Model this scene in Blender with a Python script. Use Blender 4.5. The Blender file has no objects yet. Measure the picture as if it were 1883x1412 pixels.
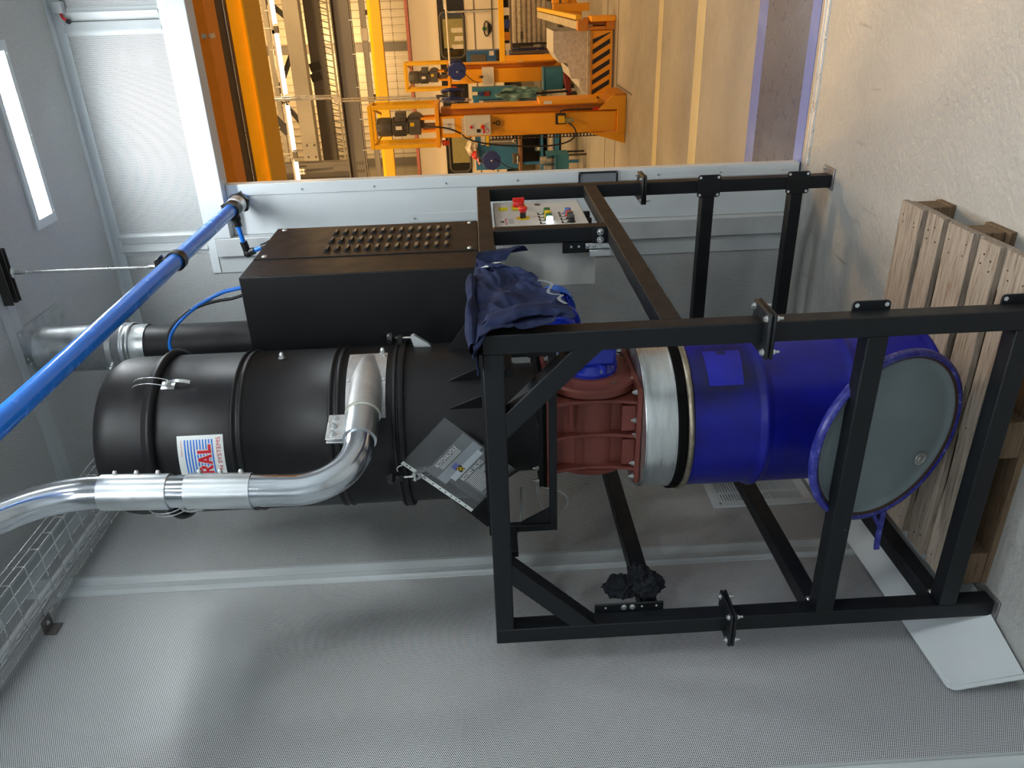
import bpy, bmesh, math, random
from mathutils import Vector, Matrix, noise
random.seed(7)
PI = math.pi
S = bpy.context.scene
COL = S.collection

# ------------------------------------------------------------------ camera
cam_d = bpy.data.cameras.new('camera')
cam = bpy.data.objects.new('camera', cam_d)
COL.objects.link(cam)
cam_d.sensor_fit = 'HORIZONTAL'
cam_d.sensor_width = 36.0
cam_d.lens = 1436.013 / 1883.0 * 36.0
cam_d.clip_start = 0.05
cam_d.clip_end = 200
YAW, PITCH, ROLL = 0.46871, 0.02899, -0.047896
fw = Vector((-math.sin(YAW) * math.cos(PITCH), math.cos(YAW) * math.cos(PITCH), -math.sin(PITCH)))
rt = fw.cross(Vector((0, 0, 1))).normalized()
up = rt.cross(fw)
rt2 = math.cos(ROLL) * rt + math.sin(ROLL) * up
up2 = -math.sin(ROLL) * rt + math.cos(ROLL) * up
# the photograph was taken with the phone turned on its side: picture-right is world-down
M = Matrix((-up2, rt2, -fw)).transposed().to_4x4()
M.translation = Vector((1.9757, -1.962, 1.6955))
cam.matrix_world = M
S.camera = cam

# ------------------------------------------------------------------ world, exposure, large lights
S.view_settings.view_transform = 'Standard'
S.view_settings.look = 'None'
S.view_settings.gamma = 1.0
S.view_settings.use_curve_mapping = False
S.view_settings.exposure = 0.30
wd = bpy.data.worlds.new('world')
S.world = wd
wd.use_nodes = True
wd.node_tree.nodes['Background'].inputs[0].default_value = (0.75, 0.8, 0.9, 1)
wd.node_tree.nodes['Background'].inputs[1].default_value = 0.05
LED_STRENGTH = 78.0          # booth ceiling panels
HALL_ENERGY = 310.0          # added hall point lights
HALL_COL = (1.0, 0.63, 0.27)


def hall_fill_light(loc, energy, col):  # unseen point light without a fixture, added to light the hall
    l = bpy.data.lights.new('hall_fill_light', 'POINT')
    l.shadow_soft_size = 0.3
    l.energy = energy
    l.color = col
    o = bpy.data.objects.new('hall_fill_light', l)
    COL.objects.link(o)
    o.location = loc


for lx, ly in [(2.6, 4.4), (-1.6, 4.4), (3.2, 9.2), (-2.2, 9.2), (3.4, 14.2), (-3.4, 14.2), (0.5, 20.4)]:
    hall_fill_light((lx, ly, 5.8), HALL_ENERGY, HALL_COL)

# ------------------------------------------------------------------ node helpers
MATS = {}


def new_mat(name):
    m = bpy.data.materials.new(name)
    m.use_nodes = True
    nt = m.node_tree
    b = nt.nodes['Principled BSDF']
    MATS[name] = m
    return m, nt, b


def nd(nt, typ, **kw):
    n = nt.nodes.new(typ)
    for k, v in kw.items():
        setattr(n, k, v)
    return n


def mth(nt, op, a, b=None, c=None):
    n = nt.nodes.new('ShaderNodeMath')
    n.operation = op
    for i, v in enumerate((a, b, c)):
        if v is None:
            continue
        if hasattr(v, 'is_output') or hasattr(v, 'links'):
            nt.links.new(v, n.inputs[i])
        else:
            n.inputs[i].default_value = v
    return n.outputs[0]


def mixc(nt, fac, c1, c2):
    n = nt.nodes.new('ShaderNodeMix')
    n.data_type = 'RGBA'
    for sock, v in ((n.inputs[0], fac), (n.inputs[6], c1), (n.inputs[7], c2)):
        if hasattr(v, 'links'):
            nt.links.new(v, sock)
        elif isinstance(v, (int, float)):
            sock.default_value = v
        else:
            sock.default_value = (*v, 1)
    return n.outputs[2]


def ramp(nt, v, stops):
    n = nt.nodes.new('ShaderNodeValToRGB')
    e = n.color_ramp.elements
    while len(e) < len(stops):
        e.new(0.5)
    for el, (p, c) in zip(e, stops):
        el.position = p
        el.color = (*c, 1) if not isinstance(c, (int, float)) else (c, c, c, 1)
    nt.links.new(v, n.inputs[0])
    return n.outputs[0]


def coords(nt, scale=(1, 1, 1)):
    tc = nt.nodes.new('ShaderNodeTexCoord')
    mp = nt.nodes.new('ShaderNodeMapping')
    mp.inputs['Scale'].default_value = scale
    nt.links.new(tc.outputs['Object'], mp.inputs[0])
    return mp.outputs[0]


def noise_n(nt, vec, scale, detail=4, rough=0.55):
    n = nt.nodes.new('ShaderNodeTexNoise')
    n.inputs['Scale'].default_value = scale
    n.inputs['Detail'].default_value = detail
    n.inputs['Roughness'].default_value = rough
    nt.links.new(vec, n.inputs['Vector'])
    return n.outputs[0]


def bump(nt, b, h, strength=0.2, dist=0.002):
    n = nt.nodes.new('ShaderNodeBump')
    n.inputs['Strength'].default_value = strength
    n.inputs['Distance'].default_value = dist
    nt.links.new(h, n.inputs['Height'])
    nt.links.new(n.outputs[0], b.inputs['Normal'])


def plain(name, col, rough=0.5, metal=0.0, var=0.12, scale=14.0, bmp=0.0, bscale=300.0, spec=0.5, stretch=(1, 1, 1), coat=0.0):
    """painted / metal / plastic surface with slight mottling"""
    m, nt, b = new_mat(name)
    v = coords(nt, stretch)
    n = noise_n(nt, v, scale)
    d = tuple(max(0, c * (1 - var)) for c in col)
    l = tuple(min(1, c * (1 + var)) for c in col)
    nt.links.new(ramp(nt, n, [(0.3, d), (0.7, l)]), b.inputs['Base Color'])
    r = ramp(nt, n, [(0.3, max(0.02, rough - 0.06)), (0.7, min(1, rough + 0.06))])
    nt.links.new(r, b.inputs['Roughness'])
    b.inputs['Metallic'].default_value = metal
    b.inputs['Specular IOR Level'].default_value = spec
    b.inputs['Coat Weight'].default_value = coat
    if bmp:
        bump(nt, b, noise_n(nt, coords(nt), bscale, 3), bmp, 0.001)
    return m


def emis(name, col, strength):
    m, nt, b = new_mat(name)
    b.inputs['Base Color'].default_value = (*col, 1)
    b.inputs['Emission Color'].default_value = (*col, 1)
    b.inputs['Emission Strength'].default_value = strength
    return m


def perf(name, ax_row, ax_line, col=(0.74, 0.77, 0.78), pitch=0.0062, rr=0.335, rough=0.42, metal=0.12):
    """perforated sheet: staggered round holes over a dark absorber"""
    m, nt, b = new_mat(name)
    tc = nt.nodes.new('ShaderNodeTexCoord')
    sp = nt.nodes.new('ShaderNodeSeparateXYZ')
    nt.links.new(tc.outputs['Object'], sp.inputs[0])
    a = mth(nt, 'DIVIDE', sp.outputs[ax_row], pitch)
    l = mth(nt, 'DIVIDE', sp.outputs[ax_line], pitch * 0.866)
    row = mth(nt, 'FLOOR', l)
    off = mth(nt, 'MULTIPLY', mth(nt, 'FLOORED_MODULO', row, 2.0), 0.5)
    du = mth(nt, 'SUBTRACT', mth(nt, 'FRACT', mth(nt, 'ADD', a, off)), 0.5)
    dv = mth(nt, 'MULTIPLY', mth(nt, 'SUBTRACT', mth(nt, 'FRACT', l), 0.5), 0.866)
    d2 = mth(nt, 'ADD', mth(nt, 'MULTIPLY', du, du), mth(nt, 'MULTIPLY', dv, dv))
    hole = mth(nt, 'LESS_THAN', d2, rr * rr)
    nt.links.new(mixc(nt, hole, col, (0.012, 0.012, 0.012)), b.inputs['Base Color'])
    nt.links.new(mth(nt, 'MULTIPLY_ADD', hole, 0.6, rough), b.inputs['Roughness'])
    inv = mth(nt, 'SUBTRACT', 1.0, hole)
    nt.links.new(mth(nt, 'MULTIPLY', inv, 0.5), b.inputs['Specular IOR Level'])
    nt.links.new(mth(nt, 'MULTIPLY', inv, metal), b.inputs['Metallic'])
    return m


def wood(name, base, dark):
    m, nt, b = new_mat(name)
    tc = nt.nodes.new('ShaderNodeTexCoord')
    oi = nt.nodes.new('ShaderNodeObjectInfo')
    add = nt.nodes.new('ShaderNodeVectorMath')
    add.operation = 'ADD'
    sc = nt.nodes.new('ShaderNodeVectorMath')
    sc.operation = 'SCALE'
    cmb = nt.nodes.new('ShaderNodeCombineXYZ')
    for i in range(3):
        nt.links.new(oi.outputs['Random'], cmb.inputs[i])
    nt.links.new(cmb.outputs[0], sc.inputs[0])
    sc.inputs['Scale'].default_value = 9.0
    nt.links.new(tc.outputs['Object'], add.inputs[0])
    nt.links.new(sc.outputs[0], add.inputs[1])
    mp = nt.nodes.new('ShaderNodeMapping')
    mp.inputs['Scale'].default_value = (3, 55, 55)
    nt.links.new(add.outputs[0], mp.inputs[0])
    g = noise_n(nt, mp.outputs[0], 2.4, 8, 0.7)
    mp2 = nt.nodes.new('ShaderNodeMapping')
    mp2.inputs['Scale'].default_value = (6, 20, 20)
    nt.links.new(add.outputs[0], mp2.inputs[0])
    k = noise_n(nt, mp2.outputs[0], 1.3, 3)
    c = ramp(nt, g, [(0.30, dark), (0.48, base), (0.68, tuple(min(1, x * 1.35) for x in base))])
    c2 = mixc(nt, ramp(nt, k, [(0.66, 0.0), (0.76, 0.8)]), c, (0.20, 0.10, 0.045))
    nt.links.new(c2, b.inputs['Base Color'])
    b.inputs['Roughness'].default_value = 0.85
    bump(nt, b, g, 0.5, 0.003)
    return m


def concrete(name, c1, c2, c3, rough=0.5, bstr=0.25, stain=(0.32, 0.27, 0.2), bsc=90, bdist=0.003, scr=False):
    m, nt, b = new_mat(name)
    v = coords(nt)
    n1 = noise_n(nt, v, 1.6, 6, 0.6)
    n2 = noise_n(nt, v, 11, 6, 0.65)
    n3 = noise_n(nt, coords(nt, (1, 6, 1)), 5, 5, 0.7)
    c = ramp(nt, n1, [(0.3, c1), (0.5, c2), (0.72, c3)])
    c = mixc(nt, ramp(nt, n2, [(0.62, 0.0), (0.8, 0.5)]), c, stain)
    c = mixc(nt, ramp(nt, n3, [(0.66, 0.0), (0.78, 0.4)]), c, tuple(x * 0.6 for x in c2))
    nt.links.new(c, b.inputs['Base Color'])
    nt.links.new(ramp(nt, n2, [(0.3, rough - 0.12), (0.75, rough + 0.15)]), b.inputs['Roughness'])
    bump(nt, b, noise_n(nt, v, bsc, 3), bstr, bdist)
    if scr:
        w = nt.nodes.new('ShaderNodeTexWave')
        w.inputs['Scale'].default_value = 1.3
        w.inputs['Distortion'].default_value = 3.5
        w.inputs['Detail'].default_value = 2
        nt.links.new(v, w.inputs['Vector'])
        n4 = noise_n(nt, v, 2.3, 3)
        f = mth(nt, 'MULTIPLY', ramp(nt, w.outputs[0], [(0.0, 0.45), (0.012, 0.0)]), ramp(nt, n4, [(0.58, 0.0), (0.66, 1.0)]))
        nt.links.new(mixc(nt, f, c, (0.12, 0.11, 0.10)), b.inputs['Base Color'])
    return m


# ------------------------------------------------------------------ materials
M_BLACK = plain('black_powder_coat', (0.0055, 0.0072, 0.0095), 0.5, spec=0.36, var=0.12, bmp=0.08, bscale=900)
M_BLACK2 = plain('black_sheet_metal', (0.0075, 0.0078, 0.009), 0.5, spec=0.34, var=0.1, bmp=0.06, bscale=800)
M_BLKPL = plain('black_plastic', (0.012, 0.012, 0.013), 0.35)
M_RUBBER = plain('black_rubber', (0.003, 0.003, 0.003), 0.8, spec=0.12)
M_GALV = plain('galvanised_sheet', (0.50, 0.53, 0.54), 0.34, metal=0.9, var=0.16, scale=26)
M_GALVB = plain('spun_galvanised_ring', (0.66, 0.69, 0.69), 0.33, metal=0.92, var=0.14, scale=9, stretch=(1, 1, 5))
M_TUBE = plain('polished_steel_tube', (0.60, 0.64, 0.68), 0.17, metal=1.0, var=0.05, scale=6)
M_TUBE2 = plain('brushed_steel_coupling', (0.62, 0.66, 0.68), 0.34, metal=0.95, var=0.06, scale=8)
M_CAST = plain('cast_aluminium', (0.50, 0.50, 0.49), 0.48, metal=0.7, var=0.12, scale=30, bmp=0.2, bscale=400)
M_ZINC = plain('zinc_plated_steel', (0.68, 0.70, 0.70), 0.28, metal=0.85, var=0.05, scale=9)
M_WHITE = plain('white_painted_panel', (0.66, 0.71, 0.73), 0.38, var=0.03, scale=4)
M_TRIM = plain('grey_white_trim', (0.52, 0.56, 0.57), 0.40, var=0.04, scale=5)
M_GREYP = plain('light_grey_paint', (0.52, 0.55, 0.56), 0.42, var=0.04)
M_CAB = plain('cabinet_grey', (0.60, 0.61, 0.58), 0.45, var=0.03)
M_ALU = plain('aluminium_profile', (0.75, 0.77, 0.78), 0.3, metal=0.7, var=0.05)
M_BLUEPIPE = plain('blue_anodised_pipe', (0.02, 0.22, 0.86), 0.24, var=0.05, coat=0.4)
M_BLUEHOSE = plain('blue_hose', (0.01, 0.16, 0.65), 0.35)
M_BLUEMOT = plain('blue_motor_paint', (0.004, 0.02, 0.36), 0.3, var=0.1, coat=0.3)
M_BLUECOWL = plain('blue_cowl_paint', (0.02, 0.13, 0.62), 0.32, var=0.06)
M_RED = plain('red_oxide_cast', (0.20, 0.050, 0.036), 0.55, var=0.14, scale=8, bmp=0.12, bscale=300)
M_RIM = plain('worn_rim_metal', (0.36, 0.32, 0.24), 0.4, metal=0.8, var=0.35, scale=22)
M_LIDG = plain('grey_lid_enamel', (0.19, 0.235, 0.25), 0.34, var=0.08, scale=5, bmp=0.06, bscale=120)
M_GASK = plain('brown_gasket', (0.045, 0.024, 0.018), 0.6)
M_WOOD = wood('weathered_pine', (0.30, 0.25, 0.20), (0.09, 0.06, 0.04))
M_WOODB = wood('dark_pine', (0.16, 0.105, 0.06), (0.045, 0.027, 0.015))  # darker, browner tone for the pallet's blocks and skids
M_STICK = plain('sticker_white', (0.68, 0.72, 0.70), 0.4, var=0.02)
M_INKB = plain('ink_blue', (0.02, 0.16, 0.62), 0.4, var=0.02)
M_INKR = plain('ink_red', (0.55, 0.015, 0.03), 0.4, var=0.02)
M_INKK = plain('ink_black', (0.01, 0.01, 0.012), 0.5)
M_INKW = plain('ink_white', (0.75, 0.77, 0.78), 0.5)
M_CLEAR, _nt, _b = new_mat('clear_plastic_film')
_b.inputs['Base Color'].default_value = (0.85, 0.9, 0.92, 1)
_b.inputs['Roughness'].default_value = 0.12
_b.inputs['Alpha'].default_value = 0.05
M_CLEAR2, _nt, _b = new_mat('clear_moulded_cover')
_b.inputs['Base Color'].default_value = (0.3, 0.33, 0.36, 1)
_b.inputs['Roughness'].default_value = 0.08
_b.inputs['Alpha'].default_value = 0.5
M_LEAF1 = plain('leaflet_grey', (0.085, 0.095, 0.10), 0.4, var=0.08)
M_LEAF2 = plain('leaflet_pale', (0.20, 0.225, 0.26), 0.4, var=0.08)
M_LEAF3 = plain('leaflet_dark', (0.03, 0.035, 0.037), 0.4, var=0.1)
M_YEL = plain('yellow_plastic', (0.72, 0.50, 0.01), 0.4)
M_REDP = plain('red_plastic', (0.62, 0.015, 0.012), 0.32)
M_GRN = plain('green_button', (0.02, 0.13, 0.055), 0.35)
M_BLUB = plain('blue_button', (0.06, 0.15, 0.42), 0.35)
M_ORB = plain('orange_red_button', (0.52, 0.05, 0.02), 0.35)
M_LITW = emis('lit_white_button', (0.95, 0.97, 1.0), 2.0)
M_LED = emis('led_diffuser', (0.93, 0.98, 1.0), LED_STRENGTH)
M_RAG = plain('black_cloth', (0.012, 0.014, 0.018), 0.9, var=0.3, scale=40, bmp=0.4, bscale=500, spec=0.2)
P_BACK = perf('perforated_sheet_back', 2, 0, rough=0.52, metal=0.0)
P_LEFT = perf('perforated_sheet_left', 2, 1)
P_CEIL = perf('perforated_sheet_ceiling', 0, 1, col=(0.84, 0.87, 0.87), rough=0.5, metal=0.0)
M_FLOOR = concrete('painted_booth_floor', (0.33, 0.34, 0.335), (0.39, 0.39, 0.375), (0.45, 0.445, 0.425), 0.38, 0.8, (0.27, 0.21, 0.15), 42, 0.008, True)
M_FLOOR2 = concrete('hall_concrete', (0.27, 0.26, 0.24), (0.32, 0.305, 0.28), (0.37, 0.355, 0.325), 0.5, 0.12)
M_FBLUE = concrete('worn_blue_grey_floor', (0.045, 0.068, 0.135), (0.055, 0.082, 0.155), (0.09, 0.13, 0.24), 0.32, 0.2, (0.24, 0.32, 0.55))
M_FBLUE2 = concrete('worn_blue_edge', (0.085, 0.14, 0.46), (0.11, 0.18, 0.54), (0.19, 0.27, 0.60), 0.4, 0.2, (0.2, 0.22, 0.3))
M_FYEL = concrete('worn_yellow_line', (0.52, 0.46, 0.28), (0.58, 0.52, 0.33), (0.62, 0.56, 0.38), 0.5, 0.15, (0.45, 0.38, 0.25))


def navy():
    m, nt, b = new_mat('navy_work_cloth')
    v = coords(nt)
    n = noise_n(nt, v, 9, 5)
    n2 = noise_n(nt, coords(nt), 60, 3)
    c = ramp(nt, n, [(0.3, (0.006, 0.009, 0.026)), (0.55, (0.014, 0.021, 0.06)), (0.75, (0.032, 0.043, 0.10))])
    c = mixc(nt, ramp(nt, n2, [(0.66, 0.0), (0.82, 0.35)]), c, (0.07, 0.08, 0.12))
    nt.links.new(c, b.inputs['Base Color'])
    b.inputs['Roughness'].default_value = 0.9
    b.inputs['Specular IOR Level'].default_value = 0.2
    bump(nt, b, noise_n(nt, v, 700, 2), 0.3, 0.001)
    return m


def drum_paint():
    m, nt, b = new_mat('drum_blue_paint')
    v = coords(nt)
    n = noise_n(nt, v, 7, 5)
    n2 = noise_n(nt, coords(nt, (1, 1, 2)), 42, 6, 0.7)
    c = ramp(nt, n, [(0.35, (0.003, 0.004, 0.19)), (0.65, (0.004, 0.007, 0.29))])
    c = mixc(nt, ramp(nt, n2, [(0.70, 0.0), (0.78, 0.7)]), c, (0.16, 0.18, 0.34))
    vd = nt.nodes.new('ShaderNodeVectorMath')
    vd.operation = 'DISTANCE'
    vd.inputs[1].default_value = (0.215, -0.165, 0.745)
    nt.links.new(v, vd.inputs[0])
    sm = mth(nt, 'SUBTRACT', mth(nt, 'ADD', vd.outputs['Value'], mth(nt, 'MULTIPLY', n, 0.10)), 0.05)
    c = mixc(nt, ramp(nt, sm, [(0.06, 0.85), (0.17, 0.0)]), c, (0.008, 0.008, 0.012))
    nt.links.new(c, b.inputs['Base Color'])
    b.inputs['Roughness'].default_value = 0.34
    b.inputs['Specular IOR Level'].default_value = 0.4
    return m


def ring_paint():
    m, nt, b = new_mat('chipped_blue_ring')
    v = coords(nt)
    n2 = noise_n(nt, v, 45, 5, 0.7)
    c = ramp(nt, n2, [(0.45, (0.015, 0.018, 0.20)), (0.6, (0.05, 0.06, 0.33)), (0.74, (0.38, 0.40, 0.52))])
    nt.links.new(c, b.inputs['Base Color'])
    b.inputs['Roughness'].default_value = 0.3
    return m


M_NAVY, M_DRUM, M_RING = navy(), drum_paint(), ring_paint()
# workshop
M_ORA = plain('jack_orange_paint', (0.86, 0.36, 0.008), 0.42, var=0.06, scale=3)
M_ORAD = plain('jack_rail_orange', (0.52, 0.19, 0.010), 0.45, var=0.1)
M_YELF = plain('guard_yellow_paint', (0.80, 0.45, 0.008), 0.42, var=0.05)
M_CRN = plain('crane_yellow_paint', (0.90, 0.48, 0.008), 0.4, var=0.05)
M_CRNO = plain('crane_orange_paint', (0.86, 0.27, 0.006), 0.4, var=0.05)
M_MOTG = plain('motor_grey_paint', (0.085, 0.08, 0.075), 0.4, var=0.12)
M_STEELD = plain('dark_grey_structural_paint', (0.115, 0.105, 0.10), 0.5, var=0.06)
M_STEELB = plain('near_black_beam_paint', (0.03, 0.027, 0.023), 0.5)
M_BEIGE = plain('beige_cladding', (0.50, 0.46, 0.39), 0.55, var=0.04, scale=2)
M_BEIGE2 = plain('pale_beam_paint', (0.42, 0.39, 0.34), 0.5, var=0.04)
M_CREAM = plain('cream_carriage_paint', (0.78, 0.70, 0.58), 0.32, var=0.02, scale=3)
M_PINK = plain('pink_red_stripe', (0.62, 0.22, 0.18), 0.4)
M_DKBAND = plain('dark_window_band', (0.014, 0.013, 0.013), 0.25)
M_GLASS, _nt, _b = new_mat('carriage_glass')
_b.inputs['Base Color'].default_value = (0.03, 0.028, 0.012, 1)
_b.inputs['Roughness'].default_value = 0.05
_b.inputs['Specular IOR Level'].default_value = 0.9
M_BENCH = plain('bench_blue_paint', (0.03, 0.17, 0.40), 0.42, var=0.07)
M_BENCHD = plain('bench_teal_paint', (0.03, 0.17, 0.30), 0.45, var=0.07)
M_NAVYP = plain('navy_paint', (0.012, 0.016, 0.12), 0.35, var=0.12)
M_REEL = plain('blue_reel_plastic', (0.018, 0.035, 0.20), 0.4, var=0.08)
M_PEG = plain('grey_pegboard', (0.16, 0.155, 0.14), 0.5)
M_CONT = plain('scuffed_white_container', (0.62, 0.55, 0.44), 0.5, var=0.22, scale=14)
M_CHEQ = plain('chequer_plate', (0.56, 0.55, 0.52), 0.42, metal=0.35, var=0.18, scale=24, bmp=0.5, bscale=60)
M_DIRTW = plain('grimy_white_rail', (0.45, 0.38, 0.26), 0.55, var=0.3, scale=18)
M_BAG = plain('white_bag', (0.70, 0.64, 0.55), 0.6)
M_TEAL = plain('teal_tarpaulin', (0.13, 0.25, 0.27), 0.4, var=0.25, scale=10)
M_PAPER = plain('paper_sheet', (0.72, 0.68, 0.66), 0.6, var=0.02)
M_DKRED = plain('dark_red_paint', (0.16, 0.012, 0.015), 0.4)
M_OLIVE = plain('olive_curtain', (0.30, 0.27, 0.12), 0.7)
M_BROWNW = plain('bench_wood_top', (0.20, 0.10, 0.05), 0.6, var=0.2)
M_TUBEL = emis('hall_tube_lamp', (1.0, 0.86, 0.62), 20.0)
M_ROOF = plain('hall_roof_sheet', (0.42, 0.39, 0.34), 0.6, var=0.04)

# ------------------------------------------------------------------ mesh builder
ORG = {}


class MB:
    def __init__(self):
        self.v, self.f = [], []

    def add(self, vs, fs):
        n = len(self.v)
        self.v += [Vector(p) for p in vs]
        self.f += [tuple(i + n for i in f) for f in fs]
        return self

    def box(self, x0, x1, y0, y1, z0, z1):
        x0, x1 = min(x0, x1), max(x0, x1)
        y0, y1 = min(y0, y1), max(y0, y1)
        z0, z1 = min(z0, z1), max(z0, z1)
        return self.add([(x0, y0, z0), (x1, y0, z0), (x1, y1, z0), (x0, y1, z0), (x0, y0, z1), (x1, y0, z1), (x1, y1, z1), (x0, y1, z1)],
                        [(0, 3, 2, 1), (4, 5, 6, 7), (0, 1, 5, 4), (1, 2, 6, 5), (2, 3, 7, 6), (3, 0, 4, 7)])

    def obox(self, c, a, b, d, ha, hb, hd):
        c, a, b, d = Vector(c), Vector(a).normalized() * ha, Vector(b).normalized() * hb, Vector(d).normalized() * hd
        return self.add([c - a - b - d, c + a - b - d, c + a + b - d, c - a + b - d, c - a - b + d, c + a - b + d, c + a + b + d, c - a + b + d],
                        [(0, 3, 2, 1), (4, 5, 6, 7), (0, 1, 5, 4), (1, 2, 6, 5), (2, 3, 7, 6), (3, 0, 4, 7)])

    def bar(self, p0, p1, w, h, upv=(0, 0, 1)):
        """rectangular bar from p0 to p1"""
        p0, p1 = Vector(p0), Vector(p1)
        d = (p1 - p0)
        s = d.cross(Vector(upv)).normalized()
        u = s.cross(d).normalized()
        return self.obox((p0 + p1) / 2, d, s, u, d.length / 2, w / 2, h / 2)

    def cyl(self, p0, p1, r, n=16, r2=None, cap=True):
        p0, p1 = Vector(p0), Vector(p1)
        r2 = r if r2 is None else r2
        d = (p1 - p0).normalized()
        a = d.orthogonal().normalized()
        b = d.cross(a)
        vs = []
        for p, q in ((p0, r), (p1, r2)):
            for i in range(n):
                t = 2 * PI * i / n
                vs.append(p + q * (math.cos(t) * a + math.sin(t) * b))
        fs = [(i, (i + 1) % n, n + (i + 1) % n, n + i) for i in range(n)]
        if cap:
            fs += [tuple(reversed(range(n))), tuple(range(n, 2 * n))]
        return self.add(vs, fs)

    def lathe(self, c, prof, n=48, axis=(0, 0, 1), ref=None, a0=0.0, a1=2 * PI, close_ends=True):
        c, ax = Vector(c), Vector(axis).normalized()
        a = Vector(ref).normalized() if ref else (Vector((1, 0, 0)) if abs(ax.z) > 0.9 else ax.orthogonal().normalized())
        b = ax.cross(a)
        full = abs(a1 - a0 - 2 * PI) < 1e-6
        m = n if full else n + 1
        vs = []
        for r, h in prof:
            for i in range(m):
                t = a0 + (a1 - a0) * i / n
                vs.append(c + ax * h + r * (math.cos(t) * a + math.sin(t) * b))
        fs = []
        k = len(prof)
        for j in range(k - 1):
            for i in range(n):
                i2 = (i + 1) % m
                fs.append((j * m + i, j * m + i2, (j + 1) * m + i2, (j + 1) * m + i))
        if close_ends and full:
            if prof[0][0] > 1e-5:
                fs.append(tuple(reversed(range(m))))
            if prof[-1][0] > 1e-5:
                fs.append(tuple(range((k - 1) * m, k * m)))
        return self.add(vs, fs)

    def tube(self, pts, r, n=12, cap=True, closed=False):
        pts = [Vector(p) for p in pts]
        k = len(pts)
        tang = []
        for i in range(k):
            if closed:
                t = pts[(i + 1) % k] - pts[i - 1]
            else:
                t = pts[min(i + 1, k - 1)] - pts[max(i - 1, 0)]
            tang.append(t.normalized())
        a = tang[0].orthogonal().normalized()
        vs = []
        for i in range(k):
            a = (a - tang[i] * a.dot(tang[i])).normalized()
            b = tang[i].cross(a)
            rr = r[i] if isinstance(r, (list, tuple)) else r
            for j in range(n):
                t = 2 * PI * j / n
                vs.append(pts[i] + rr * (math.cos(t) * a + math.sin(t) * b))
        fs = []
        for i in range(k if closed else k - 1):
            i2 = (i + 1) % k
            for j in range(n):
                j2 = (j + 1) % n
                fs.append((i * n + j, i * n + j2, i2 * n + j2, i2 * n + j))
        if cap and not closed:
            fs += [tuple(reversed(range(n))), tuple(range((k - 1) * n, k * n))]
        return self.add(vs, fs)

    def prism(self, poly, d):
        """polygon (3D points) extruded by vector d"""
        d = Vector(d)
        p = [Vector(q) for q in poly]
        n = len(p)
        return self.add(p + [q + d for q in p],
                        [tuple(reversed(range(n))), tuple(range(n, 2 * n))] + [(i, (i + 1) % n, n + (i + 1) % n, n + i) for i in range(n)])

    def sheet(self, fn, nu, nv, thick=0.0):
        """grid surface fn(u,v)->point, optional thickness along the local normal"""
        g = [[Vector(fn(i / nu, j / nv)) for j in range(nv + 1)] for i in range(nu + 1)]
        w = nv + 1
        vs = [p for r in g for p in r]
        fs = [(i * w + j, (i + 1) * w + j, (i + 1) * w + j + 1, i * w + j + 1) for i in range(nu) for j in range(nv)]
        if thick:
            nrm = []
            for i in range(nu + 1):
                for j in range(nv + 1):
                    du = g[min(i + 1, nu)][j] - g[max(i - 1, 0)][j]
                    dv = g[i][min(j + 1, nv)] - g[i][max(j - 1, 0)]
                    nrm.append(du.cross(dv).normalized())
            N = len(vs)
            vs = vs + [p - q * thick for p, q in zip(vs, nrm)]
            fs = fs + [tuple(x + N for x in reversed(f)) for f in fs]
            ring = [i * w for i in range(nu + 1)] + [nu * w + j for j in range(1, w)] + [i * w + nv for i in range(nu - 1, -1, -1)] + [j for j in range(nv - 1, 0, -1)]
            L = len(ring)
            for q in range(L):
                a, b = ring[q], ring[(q + 1) % L]
                fs.append((b, a, a + N, b + N))
        return self.add(vs, fs)


def obj(name, mb, mat, parent=None, bev=0.0, label=None, smooth=35, seg=2, recalc=True):
    if parent is not None:
        off = ORG[parent]
    else:
        lo = [min(v[i] for v in mb.v) for i in range(3)]
        hi = [max(v[i] for v in mb.v) for i in range(3)]
        off = Vector(((lo[0] + hi[0]) / 2, (lo[1] + hi[1]) / 2, lo[2]))
    me = bpy.data.meshes.new(name)
    me.from_pydata([v - off for v in mb.v], [], mb.f)
    if recalc:
        bm = bmesh.new()
        bm.from_mesh(me)
        bmesh.ops.recalc_face_normals(bm, faces=bm.faces)
        bm.to_mesh(me)
        bm.free()
    me.materials.append(mat)
    if smooth:
        me.shade_smooth()
        me.set_sharp_from_angle(angle=math.radians(smooth))
    o = bpy.data.objects.new(name, me)
    COL.objects.link(o)
    if parent is not None:
        o.parent = parent
    else:
        o.location = off
    ORG[o] = off
    if bev:
        md = o.modifiers.new('edge', 'BEVEL')
        md.width = bev
        md.segments = seg
        md.limit_method = 'ANGLE'
        md.angle_limit = math.radians(50)
        md.harden_normals = False
    if label:
        o['label'] = label
    return o


def tag(o, label=None, cat=None, group=None, kind=None):
    if label:
        o['label'] = label
    if cat:
        o['category'] = cat
    if group:
        o['group'] = group
    if kind:
        o['kind'] = kind
    return o


def thing(name, label, cat, loc=(0, 0, 0), group=None, kind=None):
    o = bpy.data.objects.new(name, None)
    o.empty_display_size = 0.1
    COL.objects.link(o)
    o.location = loc
    ORG[o] = Vector(loc)
    return tag(o, label, cat, group, kind)


def dup(o, move=(0, 0, 0), parent=None):
    c = o.copy()
    COL.objects.link(c)
    if parent is not None:
        c.parent = parent
    else:
        c.location = Vector(o.location) + Vector(move)
    ORG[c] = ORG[o] + Vector(move)
    for ch in list(o.children):
        dup(ch, move, c)
    return c


def box(name, x0, x1, y0, y1, z0, z1, mat, parent=None, bev=0.0, label=None):
    return obj(name, MB().box(x0, x1, y0, y1, z0, z1), mat, parent, bev, label)


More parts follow.
